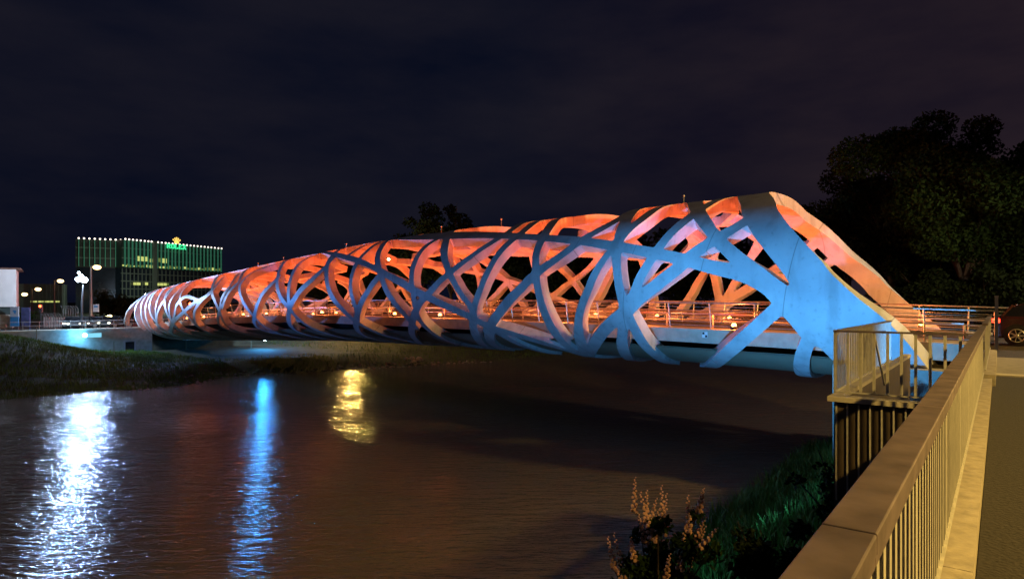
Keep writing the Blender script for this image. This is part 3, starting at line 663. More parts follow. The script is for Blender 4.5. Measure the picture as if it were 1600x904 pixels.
Fq = np.stack([I * ns + J, I * ns + J + 1, (I + 1) * ns + J + 1, (I + 1) * ns + J], -1)
g = np_mesh('ground', V, Fq, M['ground'], smooth=False); tag(g, kind='structure')
# water
wm = bpy.data.materials.new('river_water'); wm.use_nodes = True; t_ = wm.node_tree; b = t_.nodes['Principled BSDF']
b.inputs['Base Color'].default_value = (0.14, 0.115, 0.085, 1); b.inputs['Roughness'].default_value = 0.13; b.inputs['IOR'].default_value = 1.33
c = N(t_, 'ShaderNodeTexCoord'); 
def ripple(rot, sc, nsz, det=3.0):
    m_ = N(t_, 'ShaderNodeMapping'); m_.inputs['Rotation'].default_value = (0, 0, rot); m_.inputs['Scale'].default_value = sc
    t_.links.new(c.outputs['Object'], m_.inputs[0]); n_ = N(t_, 'ShaderNodeTexNoise'); n_.inputs['Scale'].default_value = nsz
    n_.inputs['Detail'].default_value = det; n_.inputs['Distortion'].default_value = .6; t_.links.new(m_.outputs[0], n_.inputs['Vector']); return n_
r1 = ripple(math.radians(-12), (0.45, 1.9, 1), 1.5); r2 = ripple(math.radians(8), (1.2, 4.2, 1), 2.2, 2.0); r3 = ripple(.3, (.1, .16, 1), 1.0)
ad = N(t_, 'ShaderNodeMath', operation='MULTIPLY_ADD'); ad.inputs[1].default_value = .35
t_.links.new(r2.outputs['Fac'], ad.inputs[0]); t_.links.new(r1.outputs['Fac'], ad.inputs[2])
bp = N(t_, 'ShaderNodeBump'); bp.inputs['Distance'].default_value = .26
ms = N(t_, 'ShaderNodeMapRange'); ms.inputs['From Min'].default_value = .35; ms.inputs['From Max'].default_value = .65
ms.inputs['To Min'].default_value = .25; ms.inputs['To Max'].default_value = .7
t_.links.new(r3.outputs['Fac'], ms.inputs['Value']); t_.links.new(ms.outputs[0], bp.inputs['Strength'])
t_.links.new(ad.outputs[0], bp.inputs['Height']); t_.links.new(bp.outputs[0], b.inputs['Normal'])
V = np.array([ws(.2, -300, -7.5), ws(.2, 500, -7.5), ws(83, 500, -7.5), ws(83, -300, -7.5)], float)
tag(np_mesh('river_water', V, np.array([[0, 1, 2, 3]]), wm), kind='structure')

# near bank: path, paving, kerb
def sheet(name, w0, w1, s0, s1, z, mat, th=.05):
    m = MB(); m.prism([tuple(ws(w0, s0))[:2], tuple(ws(w0, s1))[:2], tuple(ws(w1, s1))[:2], tuple(ws(w1, s0))[:2]][::1], EYE + z - th, EYE + z)
    return tag(m.build(name, mat), kind='structure')
sheet('path', -4.6, -.195, -30, 15.7, -1.57, M['asphalt'])
sheet('pavement', -14, -.195, 16.1, 21.3, -1.566, M['paving'])
sheet('pavement_edge', -14, -.195, 15.705, 16.095, -1.545, M['concrete_pale'])
sheet('verge', -14, -4.605, -30, 15.7, -1.575, M['paving'])
sheet('road', -60, -.0, 21.305, 36, -1.60, M['asphalt'])
m = MB()
for k, (a, b_) in enumerate(((-12, 3.0), (3.006, 8.0), (8.006, 13.6))): m.prism([tuple(ws(.05, a))[:2], tuple(ws(.05, b_))[:2], tuple(ws(-.19, b_))[:2], tuple(ws(-.19, a))[:2]], EYE - 1.7, EYE - 1.42)
m.prism([tuple(ws(.05, 13.62))[:2], tuple(ws(.05, 21.2))[:2], tuple(ws(-.24, 21.2))[:2], tuple(ws(-.24, 13.62))[:2]], EYE - 1.7, EYE - 1.36)
tag(m.build('kerb', M['kerb']), kind='structure')
m = MB(); m.prism([tuple(ws(.02, -14))[:2], tuple(ws(.02, 22.5))[:2], tuple(ws(-.4, 22.5))[:2], tuple(ws(-.4, -14))[:2]], EYE - 8.5, EYE - 1.71)
tag(m.build('quay_wall', M['rib_wall']), 'dark concrete quay wall under the near railing, dropping to the river bank', 'wall')
# near abutment
m = MB(); m.prism([tuple(tq(2.5, -6.6))[:2], tuple(tq(-4, -6.6))[:2], tuple(tq(-4, 7))[:2], tuple(tq(2.5, 7))[:2]][::1], EYE - 9, EYE - 2.35)
tag(m.build('near_abutment', M['concrete']), 'concrete abutment under the near end of the lattice bridge', 'abutment')

# ---- quay railing
qr = thing('quay_railing', 'long steel quay railing with broad dark handrail beside the asphalt path', 'railing', ws(-.05, 3, -1.42))
segs = [-1.2, .35, 2.33, 4.3, 6.3, 8.3, 10.3, 12.3, 13.7]
for a, b_ in zip(segs, segs[1:]):
    m = MB(); A, B = ws(-.052, a + .002, -.495), ws(-.052, b_ - .002, -.495); m.bar(A, B, .104, .046)
    m.bar(ws(-.008, a + .002, -.53), ws(-.008, b_ - .002, -.53), .008, .03); m.bar(ws(-.097, a + .002, -.53), ws(-.097, b_ - .002, -.53), .008, .03)
    o = m.build('handrail', M['cap_steel'], qr); bv = o.modifiers.new('bevel', 'BEVEL'); bv.width = .004; bv.segments = 2
m = MB(); m.bar(ws(-.052, -1.2, -.56), ws(-.052, 13.7, -.56), .04, .012); m.bar(ws(-.052, -1.2, -1.335), ws(-.052, 13.7, -1.335), .04, .012)
m.build('bottom_rail', M['bar_steel'], qr)
cnt = 0; s_ = .12; rest = MB()
while s_ < 13.65:
    tgt = MB() if cnt < 98 else rest
    if cnt % 14 == 13: tgt.box(ws(-.052, s_, -.98), (.07, .012, .88), ANG_R)
    else: tgt.box(ws(-.052, s_, -.945), (.045, .012, .77), ANG_R)
    if cnt < 98: tgt.build('post' if cnt % 14 == 13 else 'baluster', M['bar_steel'], qr)
    cnt += 1; s_ += .118
if rest.v: o = rest.build('baluster', M['bar_steel'], qr); o['kind'] = 'stuff'
# second, slightly set back stretch up to the bridge
q2 = thing('quay_railing', 'short farther steel railing between the platform and the bridge, ending at a tall white post', 'railing', ws(-.05, 17, -1.36))
m = MB(); m.bar(ws(-.08, 13.78, -.44), ws(-.08, 21.0, -.44), .09, .045); m.build('handrail', M['cap_steel'], q2)
m = MB(); m.bar(ws(-.08, 13.78, -1.29), ws(-.08, 21.0, -1.29), .04, .012); m.build('bottom_rail', M['bar_steel'], q2)
for k in range(44):
    m = MB(); m.box(ws(-.08, 13.85 + k * .164, -.89), (.045, .012, .84), ANG_R); m.build('baluster', M['bar_steel'], q2)
m = MB(); m.box(ws(-.22, 23.9, -.72), (.09, .09, 1.72), ANG_R); m.box(ws(-.22, 23.9, .15), (.11, .11, .03), ANG_R)
tag(m.build('marker_post', M['concrete_pale']), 'tall pale square post where the quay railing meets the bridge', 'post')
# ---- jutting platform with its own railing
pf = thing('quay_platform', 'jutting brown platform with ribbed front wall beside the near end of the bridge', 'platform', ws(.9, 11, -2))
m = MB()
for w0, w1, s0, s1 in ((.06, 1.98, 10.5, 10.8), (1.80, 1.98, 10.803, 21.2)): m.prism([tuple(ws(w1, s0))[:2], tuple(ws(w0, s0))[:2], tuple(ws(w0, s1))[:2], tuple(ws(w1, s1))[:2]], EYE - 1.66, EYE - 1.58)
m.build('rim_slab', M['concrete_pale'], pf)
m = MB()
for w0, w1, s0, s1 in ((.06, 1.9, 10.62, 10.78), (1.82, 1.9, 10.783, 21.2)): m.prism([tuple(ws(w1, s0))[:2], tuple(ws(w0, s0))[:2], tuple(ws(w0, s1))[:2], tuple(ws(w1, s1))[:2]], EYE - 8.3, EYE - 1.665)  # side wall and rim extended past the railing to shade the portal foot
m.build('wall', M['rib_wall'], pf)
for k in range(11):
    m = MB(); m.box(ws(1.86 - k * .165, 10.595, -2.5 + k * .03), (.024, .02, 1.6 - k * .06), ANG_R + math.pi / 2); m.build('rib', M['bar_steel'], pf)  # ribs get shorter along the row, shaping the lamp's shadow edge
pr = thing('platform_railing', 'square edged steel railing with vertical bars around the jutting platform', 'railing', ws(1.85, 10.6, -1.58))
H0, H1 = -.50, -1.5
for (wa_, sa_, wb_, sb_) in ((1.88, 10.6, .07, 10.6), (1.88, 10.6, 1.88, 17.5)):
    m = MB(); m.bar(ws(wa_, sa_, H0), ws(wb_, sb_, H0), .06, .03); m.build('handrail', M['cap_steel'], pr)
    m = MB(); m.bar(ws(wa_, sa_, H1), ws(wb_, sb_, H1), .045, .018); m.build('bottom_rail', M['bar_steel'], pr)
for k in range(10):
    m = MB(); m.box(ws(1.88 - k * .19, 10.6, -1.0), (.022, .04, .96 if k else 1.05), ANG_R); m.build('baluster' if k else 'post', M['bar_steel'], pr)
for k in range(1, 40):
    m = MB(); m.box(ws(1.88, 10.6 + k * .175, -1.0), (.03, .022, .96), ANG_R); m.build('baluster', M['bar_steel'], pr)
# slim handrail going down to the bank behind the platform
m = MB(); m.tube([ws(1.7, 13.4, -.62), ws(1.45, 12.9, -1.6)], .02, 6); m.tube([ws(1.55, 13.8, -.62), ws(1.7, 13.4, -.62)], .02, 6)
tag(m.build('stair_handrail', M['dark_metal']), 'thin slanting steel handrail standing on the jutting platform', 'handrail')

# ================================================================== FAR BANK
fw = thing('river_wall', 'grey concrete retaining wall of the far bank under the road, with a recessed door', 'wall', ws(84.1, 30, -6))
def wbox(w0, w1, s0, s1, z0, z1, mb):
    mb.prism([tuple(ws(w1, s0))[:2], tuple(ws(w0, s0))[:2], tuple(ws(w0, s1))[:2], tuple(ws(w1, s1))[:2]], EYE + z0, EYE + z1)
m = MB(); wbox(83.9, 84.7, -60, 35.2, -8.2, -3.38, m); m.build('wall_face', M['concrete'], fw)
m = MB(); wbox(85.2, 86.4, 35.21, 52, -8.2, -4.9, m); m.build('recessed_wall', M['concrete'], fw)
m = MB(); wbox(83.8, 84.8, -60, 35.2, -3.375, -3.22, m); m.build('coping', M['concrete_pale'], fw)
m = MB(); wbox(83.86, 83.895, 31.9, 33.3, -6.55, -4.75, m); d_ = m.build('door', M['poster_w'], fw)
m = MB(); wbox(83.83, 83.857, 32.1, 33.1, -6.3, -4.95, m); m.build('door_panel', M['tower_glass'], d_)
for k in range(4):
    m = MB(); wbox(85.0, 86.0, 37 + k * 3.6, 38.4 + k * 3.6, -4.88, -4.45, m); m.build('bearing', M['dark_metal'], fw)
ww = MB()
a0, a1 = ws(85.2, 52.02), ws(79.0, 56.5)
pts = [(a0.x, a0.y), (a1.x, a1.y)]; dirv = (a1 - a0).normalized(); nn = Vector((-dirv.y, dirv.x, 0)) * .5
ww.add([a0 - Vector((0, 0, 8.5)), a1 - Vector((0, 0, 8.5)), a1 - Vector((0, 0, 6.2)), a0 - Vector((0, 0, 3.6)),
        a0 + nn - Vector((0, 0, 8.5)), a1 + nn - Vector((0, 0, 8.5)), a1 + nn - Vector((0, 0, 6.2)), a0 + nn - Vector((0, 0, 3.6))],
       [(0, 1, 2, 3), (7, 6, 5, 4), (3, 2, 6, 7), (0, 4, 5, 1), (1, 5, 6, 2), (0, 3, 7, 4)])
tag(ww.build('wing_wall', M['concrete']), 'sloping concrete wing wall at the right of the far abutment', 'wall')
sheet('far_road', 85, 140, -60, 200, -3.40, M['asphalt'])
# blue lamp and lit panel fixed to the far wall
c = ws(83.7, 28.9, -4.0)
c = px(132.5, 523.5, 73.4)
m = MB(); m.ball(c, .26, 12, 8); o = tag(m.build('wall_lamp', M['blue_lamp'], smooth=True), 'glowing blue round lamp on the far river wall left of the door', 'lamp')
light('wall_lamp_light', 'POINT', c + Vector((.0, -.7, 0)), 500, (.1, .5, 1.0), .3)
c2 = px(147, 523.5, 74.2)
m = MB(); m.bar(c2 - Vector((*R2, 0)) * .75, c2 + Vector((*R2, 0)) * .75, .08, .5)
tag(m.build('lit_panel', M['blue_panel']), 'small glowing pale blue rectangular panel beside the round blue lamp', 'panel')

GZ = -3.4
def gp(x, Y): p = px(x, HOR, Y); p.z = EYE + GZ; return p
# street lamps of the far road
for x, ytop, Y, lab in ((142, 415, 84, 'tall street lamp with warm glowing head right of the white floodlight mast'),
                        (85, 437, 118, 'street lamp with warm glowing head, second from the white house'),
                        (50, 450, 130, 'small street lamp with warm glowing head, third from the floodlight mast'),
                        (29, 458, 136, 'farthest small street lamp with warm glowing head at the white house corner')):
    h = (HOR - ytop) / F * Y - GZ - .1
    street_lamp(gp(x, Y), h, 0.0, lab, 3600, arm=.0095 * Y, r=.11 + Y * .0004, gr=.3 + .0012 * Y)
# flood mast
o = thing('floodlight_mast', 'tall dark mast carrying dazzling white blue floodlights near the far bridge end', 'floodlight mast', gp(128, 75))
h = (HOR - 447) / F * 75 - GZ
m = MB(); m.tube([(0, 0, 0), (0, 0, h * .6), (.15, 0, h + .2)], [.14, .11, .08], 8); m.build('pole', M['dark_metal'], o, loc=(0, 0, 0)).location = (0, 0, 0)
for dx, dz, r in ((.35, .95, .34), (-.35, 1.0, .3), (-.28, 1.75, .15), (.0, 1.45, .16)):
    m = MB(); m.ball((dx, -.1, h + dz - .2), r, 12, 8); m.build('lamp', M['flood'], o, loc=(0, 0, 0), smooth=True).location = (0, 0, 0)
light('mast_light', 'POINT', gp(128, 75) + Vector((0, -.8, h + .9)), 7000, (.55, .74, 1.0), .35)
light('added_side_spot', 'SPOT', tq(93, -10.5, 1.0), 42000, (.26, .42, 1.0), .4, tq(35, -7.5, 1), 44, .8)  # added spot without a fixture, off the mast, raking the strips' left faces
# floodlight on the far upstream corner, seen through the tube, and sodium lamps behind the bridge
o = thing('floodlight_mast', 'dazzling white blue floodlight seen through the lattice at the far left of the bridge', 'floodlight mast', gp(400, 92))
h = (HOR - 447) / F * 92 - GZ
m = MB(); m.tube([(0, 0, 0), (0, 0, h)], [.12, .08], 8); m.build('pole', M['pole'], o, loc=(0, 0, 0)).location = (0, 0, 0)
m = MB(); m.ball((0, 0, h), .42, 12, 8); m.build('lamp', M['flood'], o, loc=(0, 0, 0), smooth=True).location = (0, 0, 0)
light('mast_light', 'POINT', gp(400, 92) + Vector((0, -.9, h)), 3500, (.45, .72, 1.0), .35)
street_lamp(gp(541, 92), 3.9, 0, 'street lamp with warm glowing head hidden behind the middle of the lattice tube', 6500, arm=.7, r=.12)
for x, y, lab in ((413.5, 531.5, 'left of two small blue white lamps low on the far wing wall'), (419.5, 528.5, 'right of two small blue white lamps low on the far wing wall')):
    c = px(x, y, 83.5); m = MB(); m.ball((0, 0, 0), .06, 8, 6); m.box((0, .1, 0), (.16, .1, .16)); o = m.build('wall_lamp', M['flood'], loc=(0, 0, 0)); o.location = c
    tag(o, lab, 'lamp', 'small lamps on the wing wall')
light('wall_lamp_light', 'POINT', px(413, 529, 82.0), 1700, (.03, .36, 1.0), .3)
o = thing('traffic_signal', 'added post with a red light behind the far left end of the lattice', 'traffic light', gp(297, 98))  # added post and red lamp, meant to lay a red streak on the water
m = MB(); m.tube([(0, 0, 0), (0, 0, 3.0)], .06, 6); m.box((0, .02, 2.7), (.32, .25, .95)); m.build('pole', M['dark_metal'], o, loc=(0, 0, 0)).location = (0, 0, 0)
m = MB(); m.ball((0, -.14, 3), .16, 10, 6); m.build('red_light', M['red_lamp'], o, loc=(0, 0, 0), smooth=True).location = (0, 0, 0)
light('added_red_light', 'POINT', gp(297, 98) + Vector((0, -.6, 3)), 5000, (1, .05, .02), .3)
street_lamp(gp(226, 172), 5.2, 0, 'added lamp post behind the far portal, brightening the dark office front', 9000, arm=.6, r=.1, col=(.8, 1, .8))  # added lamp to brighten the office facade, hidden behind the portal
# globe lamp
o = thing('globe_lamp', 'short post lamp with a glowing yellow globe beside the far end of the bridge', 'lamp', gp(171, 84))
hg = (HOR - 496) / F * 84 - GZ
m = MB(); m.tube([(0, 0, 0), (0, 0, hg)], .05, 6); m.build('pole', M['pole'], o, loc=(0, 0, 0)).location = (0, 0, 0)
m = MB(); m.ball((0, 0, hg), .36, 12, 8); m.build('globe', M['globe'], o, loc=(0, 0, 0), smooth=True).location = (0, 0, 0)
light('globe_light', 'POINT', gp(171, 84) + Vector((0, -.6, hg)), 350, (1, .8, .35), .3)
# traffic signal
o = thing('traffic_signal', 'traffic signal on a pole showing a red light in front of the fence', 'traffic light', gp(64, 80))
hg = (HOR - 478) / F * 80 - GZ
m = MB(); m.tube([(0, 0, 0), (0, 0, hg)], .06, 6); m.box((0, .02, hg - .3), (.32, .25, .95)); m.build('pole', M['dark_metal'], o, loc=(0, 0, 0)).location = (0, 0, 0)
m = MB(); m.ball((0, -.14, hg), .16, 10, 6); m.build('red_light', M['red_lamp'], o, loc=(0, 0, 0), smooth=True).location = (0, 0, 0)
# small sign on the lamp post
m = MB(); m.box(px(150, 481, 83.6), (.75, .06, 1.0)); m.box(px(150, 481, 83.6) + Vector((0, -.035, .2)), (.5, .01, .25), 0, 1)
tag(m.build('banner_sign', [M['poster_w'], M['poster_b']]), 'small pale blue banner fixed to the tall lamp post beside the mast', 'sign')
# white house
o = thing('white_house', 'white rendered house with brown eaves at the left edge, dark ground floor', 'house', gp(-20, 78))
Y = 78; B = EYE + GZ; cx = (25 - 800) / F * Y; ha = math.radians(36); hu = Vector((math.cos(ha), math.sin(ha), 0)); hv = Vector((-math.sin(ha), math.cos(ha), 0))
zt = EYE + (HOR - 421) / F * Y; zm = EYE + (HOR - 479) / F * Y; zs = EYE + (HOR - 491) / F * Y
def hbox(u0, u1, v0, v1, z0, z1, name, mat):
    c0 = Vector((cx, Y, 0)); m = MB(); c = c0 + hu * ((u0 + u1) / 2) + hv * ((v0 + v1) / 2); m.box((c.x, c.y, (z0 + z1) / 2), (u1 - u0, v1 - v0, z1 - z0), ha); return m.build(name, mat, o)
hbox(-13, 0, 0, 9, zm, zt, 'upper_wall', M['white_wall']); hbox(-13, -.4, .4, 9, zs, zm - .01, 'dark_band', M['tower_dark']); hbox(-13, -.4, .35, 9, B, zs - .01, 'ground_floor', M['concrete_pale'])
hbox(-13.5, .5, -.5, 9.5, zt + .005, zt + .2, 'roof', M['roof'])
# two advertising panels
for xa, xb, ya, yb, mat, mat2, lab in ((16.5, 29.5, 479, 510, 'poster_w', 'poster_b', 'advertising panel, white above and blue below, beside the white house'),
                                 (33.5, 47, 480, 510, 'poster_d', 'poster_d', 'dark violet advertising panel right of the white and blue one')):
    m = MB(); p0, p1 = px(xa, ya, 77), px(xb, yb, 77); mid = (p0.z + p1.z) / 2
    m.box(((p0.x + p1.x) / 2, 77, (p0.z + mid) / 2), (p1.x - p0.x, .12, p0.z - mid), 0, 0)
    m.box(((p0.x + p1.x) / 2, 77, (p1.z + mid) / 2), (p1.x - p0.x, .121, mid - p1.z), 0, 1)
    if mat == 'poster_w':
        m.add([(p0.x + .45, 76.93, p0.z - .4), (p0.x + .62, 76.93, mid + .25), (p0.x + .28, 76.93, p0.z - .45), (p0.x + .75, 76.93, p0.z - .45)], [(0, 1, 2), (0, 3, 1)], 1)
    for xx in (p0.x + .1, p1.x - .1): m.box((xx, 77.1, (p1.z + B) / 2), (.08, .08, max(.1, p1.z - B)), 0, 0)
    tag(m.build('advertising_panel', [M[mat], M[mat2]]), lab, 'billboard', 'advertising panels by the house')
# security fence with angled tops
fe = thing('security_fence', 'tall metal fence with angled spiked tops behind the far river wall', 'fence', gp(90, 82))
xs = list(np.linspace(68, 122, 15))
for k, x in enumerate(xs):
    Y = 82; b0 = gp(x, Y); hh = 1.5 if x < 98 else 2.4
    m = MB(); m.tube([b0, b0 + Vector((0, 0, hh)), b0 + Vector((-.35, 0, hh + .4))], .045, 5); m.build('post', M['pole'], fe)
m = MB()
for z in (.3, 1.3): m.bar(gp(68, 82) + Vector((0, .05, z)), gp(122, 82) + Vector((0, .05, z)), .04, .04)
for x in np.linspace(68, 122, 70): b0 = gp(x, 82.1); m.bar(b0, b0 + Vector((0, 0, 1.3)), .018, .018)
m.build('mesh_panel', M['bar_steel'], fe)
# low parapet rail on the wall
m = MB()
pr_ = thing('wall_railing', 'low thin metal railing along the top of the far river wall', 'railing', ws(84.3, 20, -3.2))
for z in (-2.75, -2.3): m.tube([ws(84.3, 4, z), ws(84.3, 34, z)], .025, 5)
m.build('rail', M['steel'], pr_)
for s_ in np.arange(4, 34.1, 1.5): m = MB(); m.tube([ws(84.3, s_, -3.21), ws(84.3, s_, -2.3)], .03, 5); m.build('post', M['steel'], pr_)
# dark low hall behind
o = thing('low_hall', 'long dark low hall with a lit strip of windows behind the street lamps', 'building', gp(60, 165))
Yh = 168; ha = math.radians(30); hu = Vector((math.cos(ha), math.sin(ha), 0)); hv = Vector((-math.sin(ha), math.cos(ha), 0)); c0 = px(100, 470, Yh)
def lbox(x0, x1, v0, v1, z0, z1, name, mat):
    def uu(x): xp = (x - 800) / F; return (xp * c0.y - c0.x) / (hu.x - xp * hu.y)
    u0, u1 = uu(x0), uu(x1); m = MB(); c = c0 + hu * ((u0 + u1) / 2) + hv * ((v0 + v1) / 2); m.box((c.x, c.y, EYE + (z0 + z1) / 2), (u1 - u0, v1 - v0, z1 - z0), ha); return m.build(name, mat, o)
lbox(15, 100, 0, 8, GZ, 4.4, 'wall', M['tower_frame'])
for x in np.linspace(47, 97, 9): lbox(x - .35, x + .35, -.3, -.05, GZ, 4.3, 'column', M['pole'])
for a, b_ in ((48, 58), (60, 68), (70, 84), (86, 93)): lbox(a, b_, -.04, -.01, -.35, .05, 'lit_window', M['win_lit'])
# ---- office tower with green lit fins
TW = thing('office_tower', 'large dark office building with green lit fins, bulb lit roofline and glowing rooftop sign', 'office building', gp(200, 200))
def facade(xl, xr, Yl, Yr, ytl, ytr, ybl, nf, name):
    """one facade plane from (xl, Yl) to (xr, Yr)"""
    A = px(xl, ytl, Yl); Bp = px(xr, ytr, Yr); ux = Vector((Bp.x - A.x, Bp.y - A.y, 0)); L = ux.length; ux /= L; nrm = Vector((ux.y, -ux.x, 0))
    zt = A.z; zb = EYE + (HOR - ybl) / F * Yl; zg = B
    return A, ux, nrm, L, zt, zb, zg
A1 = facade(118, 193, 186, 192, 373, 0, 417, 9, 'l'); 
A2 = facade(190, 347, 190, 226, 374, 0, 418, 27, 'r')
def fbox(S, u0, u1, z0, z1, out, depth, name, mat, parent):
    A, ux, nrm, *_ = S; c = A + ux * ((u0 + u1) / 2) + nrm * (out - depth / 2); m = MB()
    m.box((c.x, c.y, (z0 + z1) / 2), (u1 - u0, depth, z1 - z0), math.atan2(ux.y, ux.x)); return m.build(name, mat, parent)
for S, cols in ((A1, np.linspace(.8, A1[3] - .7, 9)), (A2, None)):
    A, ux, nrm, L, zt, zb, zg = S
    fbox(S, 0, L, zb, zt, 0, 14, 'upper_block', M['tower_dark'], TW)
    fbox(S, .4 if S is A2 else 0, L - .4, zg, zb - .02, -.6, 13, 'lower_block', M['tower_glass'], TW)
    if cols is None:
        f = [(Lx - 190) / 157 for Lx in (194, 200, 206, 212, 218, 224.4, 230, 235, 245, 251, 257, 262, 268, 273, 279, 285, 290.5, 296, 301.5, 307, 312.5, 318, 323.5, 328.5, 334, 339.5, 344.5)]
        cols = []
        for q in f:       # perspective-correct position on the facade
            xp = (190 + 157 * q - 800) / F; den = ux.x - xp * ux.y; cols.append((xp * A.y - A.x) / den)
    for u in cols:
        fin = fbox(S, u - .09, u + .09, zb + .3, zt, .55, .5, 'fin', M['fin'], TW)
        c = A + ux * u + nrm * .5; m = MB(); m.ball((c.x, c.y, zt + .2), .25, 8, 6); m.build('bulb', M['bulb'], fin, smooth=True)
    for zz in (zt - 2.6, zt - 5.6): fbox(S, 0, L, zz, zz + .35, .1, .1, 'floor_band', M['tower_frame'], TW)
A, ux, nrm, L, zt, zb, zg = A2
def u_at(x): xp = (x - 800) / F; return (xp * A.y - A.x) / (ux.x - xp * ux.y)
def z_at(x, y): Y = A.y + ux.y * u_at(x); return EYE + (HOR - y) / F * Y
fbox(A2, u_at(238), u_at(243.5), zg, zt + .4, .7, .9, 'stair_core', M['tower_frame'], TW)
for xa, xb, ya, yb, mt in ((214.8, 218.5, 400, 407.5, 'win_lit'), (219, 222.5, 400.5, 407.5, 'win_lit'), (223, 226.5, 401, 408, 'win_lit'), (227, 230.4, 401, 408, 'win_lit'),
        (241.3 - 7.2, 237.2, 404, 409.5, 'win_lit'), (241, 245, 402, 408, 'win_dim'), (246, 250, 403, 409, 'win_dim'), (250.5, 253, 403, 410, 'win_dim'), (253.5, 260, 403.5, 410.5, 'win_lit'),
        (234, 237.4, 414, 418.5, 'win_lit'), (208.2, 212, 441, 445, 'win_lit'), (213, 219, 441, 445.2, 'win_lit'), (226.5, 230.8, 441, 445.2, 'win_lit'),
        (244.5, 249, 442, 446, 'win_lit'), (250, 254.5, 442, 446, 'win_lit'), (255.5, 260, 442, 446, 'win_lit'), (261, 263.5, 442, 446, 'win_dim')):
    fbox(A2, u_at(xa), u_at(xb), z_at(xa, yb), z_at(xa, ya), .16, .12, 'lit_window', M[mt], TW)
xx = 191
while xx < 345:
    wdt = random.uniform(1.5, 4); y0 = 411.5 + (xx - 190) * .045
    if not 232 < xx < 239: fbox(A2, u_at(xx), u_at(xx + wdt), z_at(xx, y0 + random.uniform(3.5, 5.5)), z_at(xx, y0 + random.uniform(0, 2.5)), .13, .1, 'lit_window', M[random.choice(['win_lit', 'win_dim', 'win_dim'])], TW)
    xx += wdt + random.uniform(.5, 3)
m = MB()     # window grid of the lower storeys
for x in np.arange(193, 346, 6.2): u = u_at(x); c = A + ux * u - nrm * .55; m.box((c.x, c.y, (zg + zb) / 2), (.22, .3, zb - zg - .1), math.atan2(ux.y, ux.x))
for k in range(8): z = zb - 1.6 - k * 2.3; c = A + ux * (L / 2) - nrm * .56; m.box((c.x, c.y, z), (L - .5, .28, .3), math.atan2(ux.y, ux.x))
m.build('window_grid', M['tower_frame'], TW)
# rooftop sign: crown and letters built from strokes
def stroke_letters(text, u0, z0, hgt, wid, gap, mat, name):
    segs = {'R': [(0, 0, 0, 1), (0, 1, .75, 1), (.75, 1, .8, .55), (.8, .55, 0, .5), (.35, .5, .9, 0), (-.12, 0, .18, 0), (-.12, 1, .1, 1), (.75, 0, 1, 0)],
            'O': [(.15, 0, .8, 0), (.8, 0, .98, .5), (.98, .5, .8, 1), (.8, 1, .15, 1), (.15, 1, 0, .5), (0, .5, .15, 0)],
            'L': [(.1, 0, .1, 1), (-.05, 1, .3, 1), (-.05, 0, .85, 0), (.85, 0, .85, .3)],
            'E': [(.1, 0, .1, 1), (-.05, 1, .85, 1), (.85, 1, .85, .75), (.1, .5, .6, .5), (-.05, 0, .9, 0), (.9, 0, .9, .28)],
            'X': [(.05, 0, .9, 1), (.05, 1, .9, 0), (-.08, 0, .22, 0), (.75, 0, 1, 0), (-.08, 1, .22, 1), (.75, 1, 1, 1)]}
    u = u0; sg = thing(name, 'x', 'sign', (0, 0, 0))
    for ch in text:
        m = MB()
        for a, b_, c_, d_ in segs[ch]:
            P0 = A + ux * (u + a * wid) + nrm * 1.0; P1 = A + ux * (u + c_ * wid) + nrm * 1.0; P0.z = z0 + b_ * hgt; P1.z = z0 + d_ * hgt
            dv = P1 - P0; th = .15 if abs(dv.z) > .3 else .11; r_ = Vector((0, 0, 1)) if abs(dv.z) < .3 * abs(dv.length) else ux
            e_ = r_ * th; k_ = nrm * .25
            m.add([P0 - e_, P1 - e_, P1 + e_, P0 + e_, P0 - e_ + k_, P1 - e_ + k_, P1 + e_ + k_, P0 + e_ + k_], [(0, 1, 2, 3), (7, 6, 5, 4), (0, 4, 5, 1), (1, 5, 6, 2), (2, 6, 7, 3), (3, 7, 4, 0)])
        m.build('letter', M[mat], sg); u += wid + gap
    return sg
ua, ub = u_at(257.5), u_at(286.5); n5 = 5; tot = ub - ua; gp_ = tot * .05; wd = (tot - 4 * gp_) / 5
sg = stroke_letters('ROLEX', ua, z_at(257, 387), z_at(257, 380.6) - z_at(257, 387), wd, gp_, 'logo_green', 'rooftop_sign')
tag(sg, 'glowing green serif lettering with a gold crown on the office roof edge', 'sign')
uc = (u_at(266.5) + u_at(277)) / 2; zc_ = z_at(270, 380); wc = (u_at(277) - u_at(266.5)); hc = z_at(270, 371.5) - zc_
m = MB(); vs_ = [(-.28, 0), (.28, 0)]
for k in range(5):
    a = -.5 + k * .25; topz = (.62, .86, 1.0, .86, .62)[k]; base0, base1 = -.28 + k * .112, -.28 + (k + 1) * .112
    P = []
    for uu, zz in ((base0, .0), (base1, .0), (base1 + (a - base1) * .2, .35), (a + .035, topz - .06), (a - .035, topz - .06), (base0 + (a - base0) * .2, .35)):
        q = A + ux * (uc + uu * wc) + nrm * 1.05; P.append((q.x, q.y, zc_ + zz * hc))
    P2_ = [(p[0] + nrm.x * .25, p[1] + nrm.y * .25, p[2]) for p in P]; n_ = 6
    m.add(P + P2_, [tuple(range(6)), tuple(range(6, 12))[::-1]] + [(i, (i + 1) % 6, 6 + (i + 1) % 6, 6 + i) for i in range(6)])
    q = A + ux * (uc + a * wc) + nrm * 1.15; m.ball((q.x, q.y, zc_ + topz * hc), .24, 8, 6)
q = A + ux * uc + nrm * 1.15; m.box((q.x, q.y, zc_ + .05 * hc), (wc * .62, .3, .35), math.atan2(ux.y, ux.x))
m.build('crown', M['logo_gold'], sg)
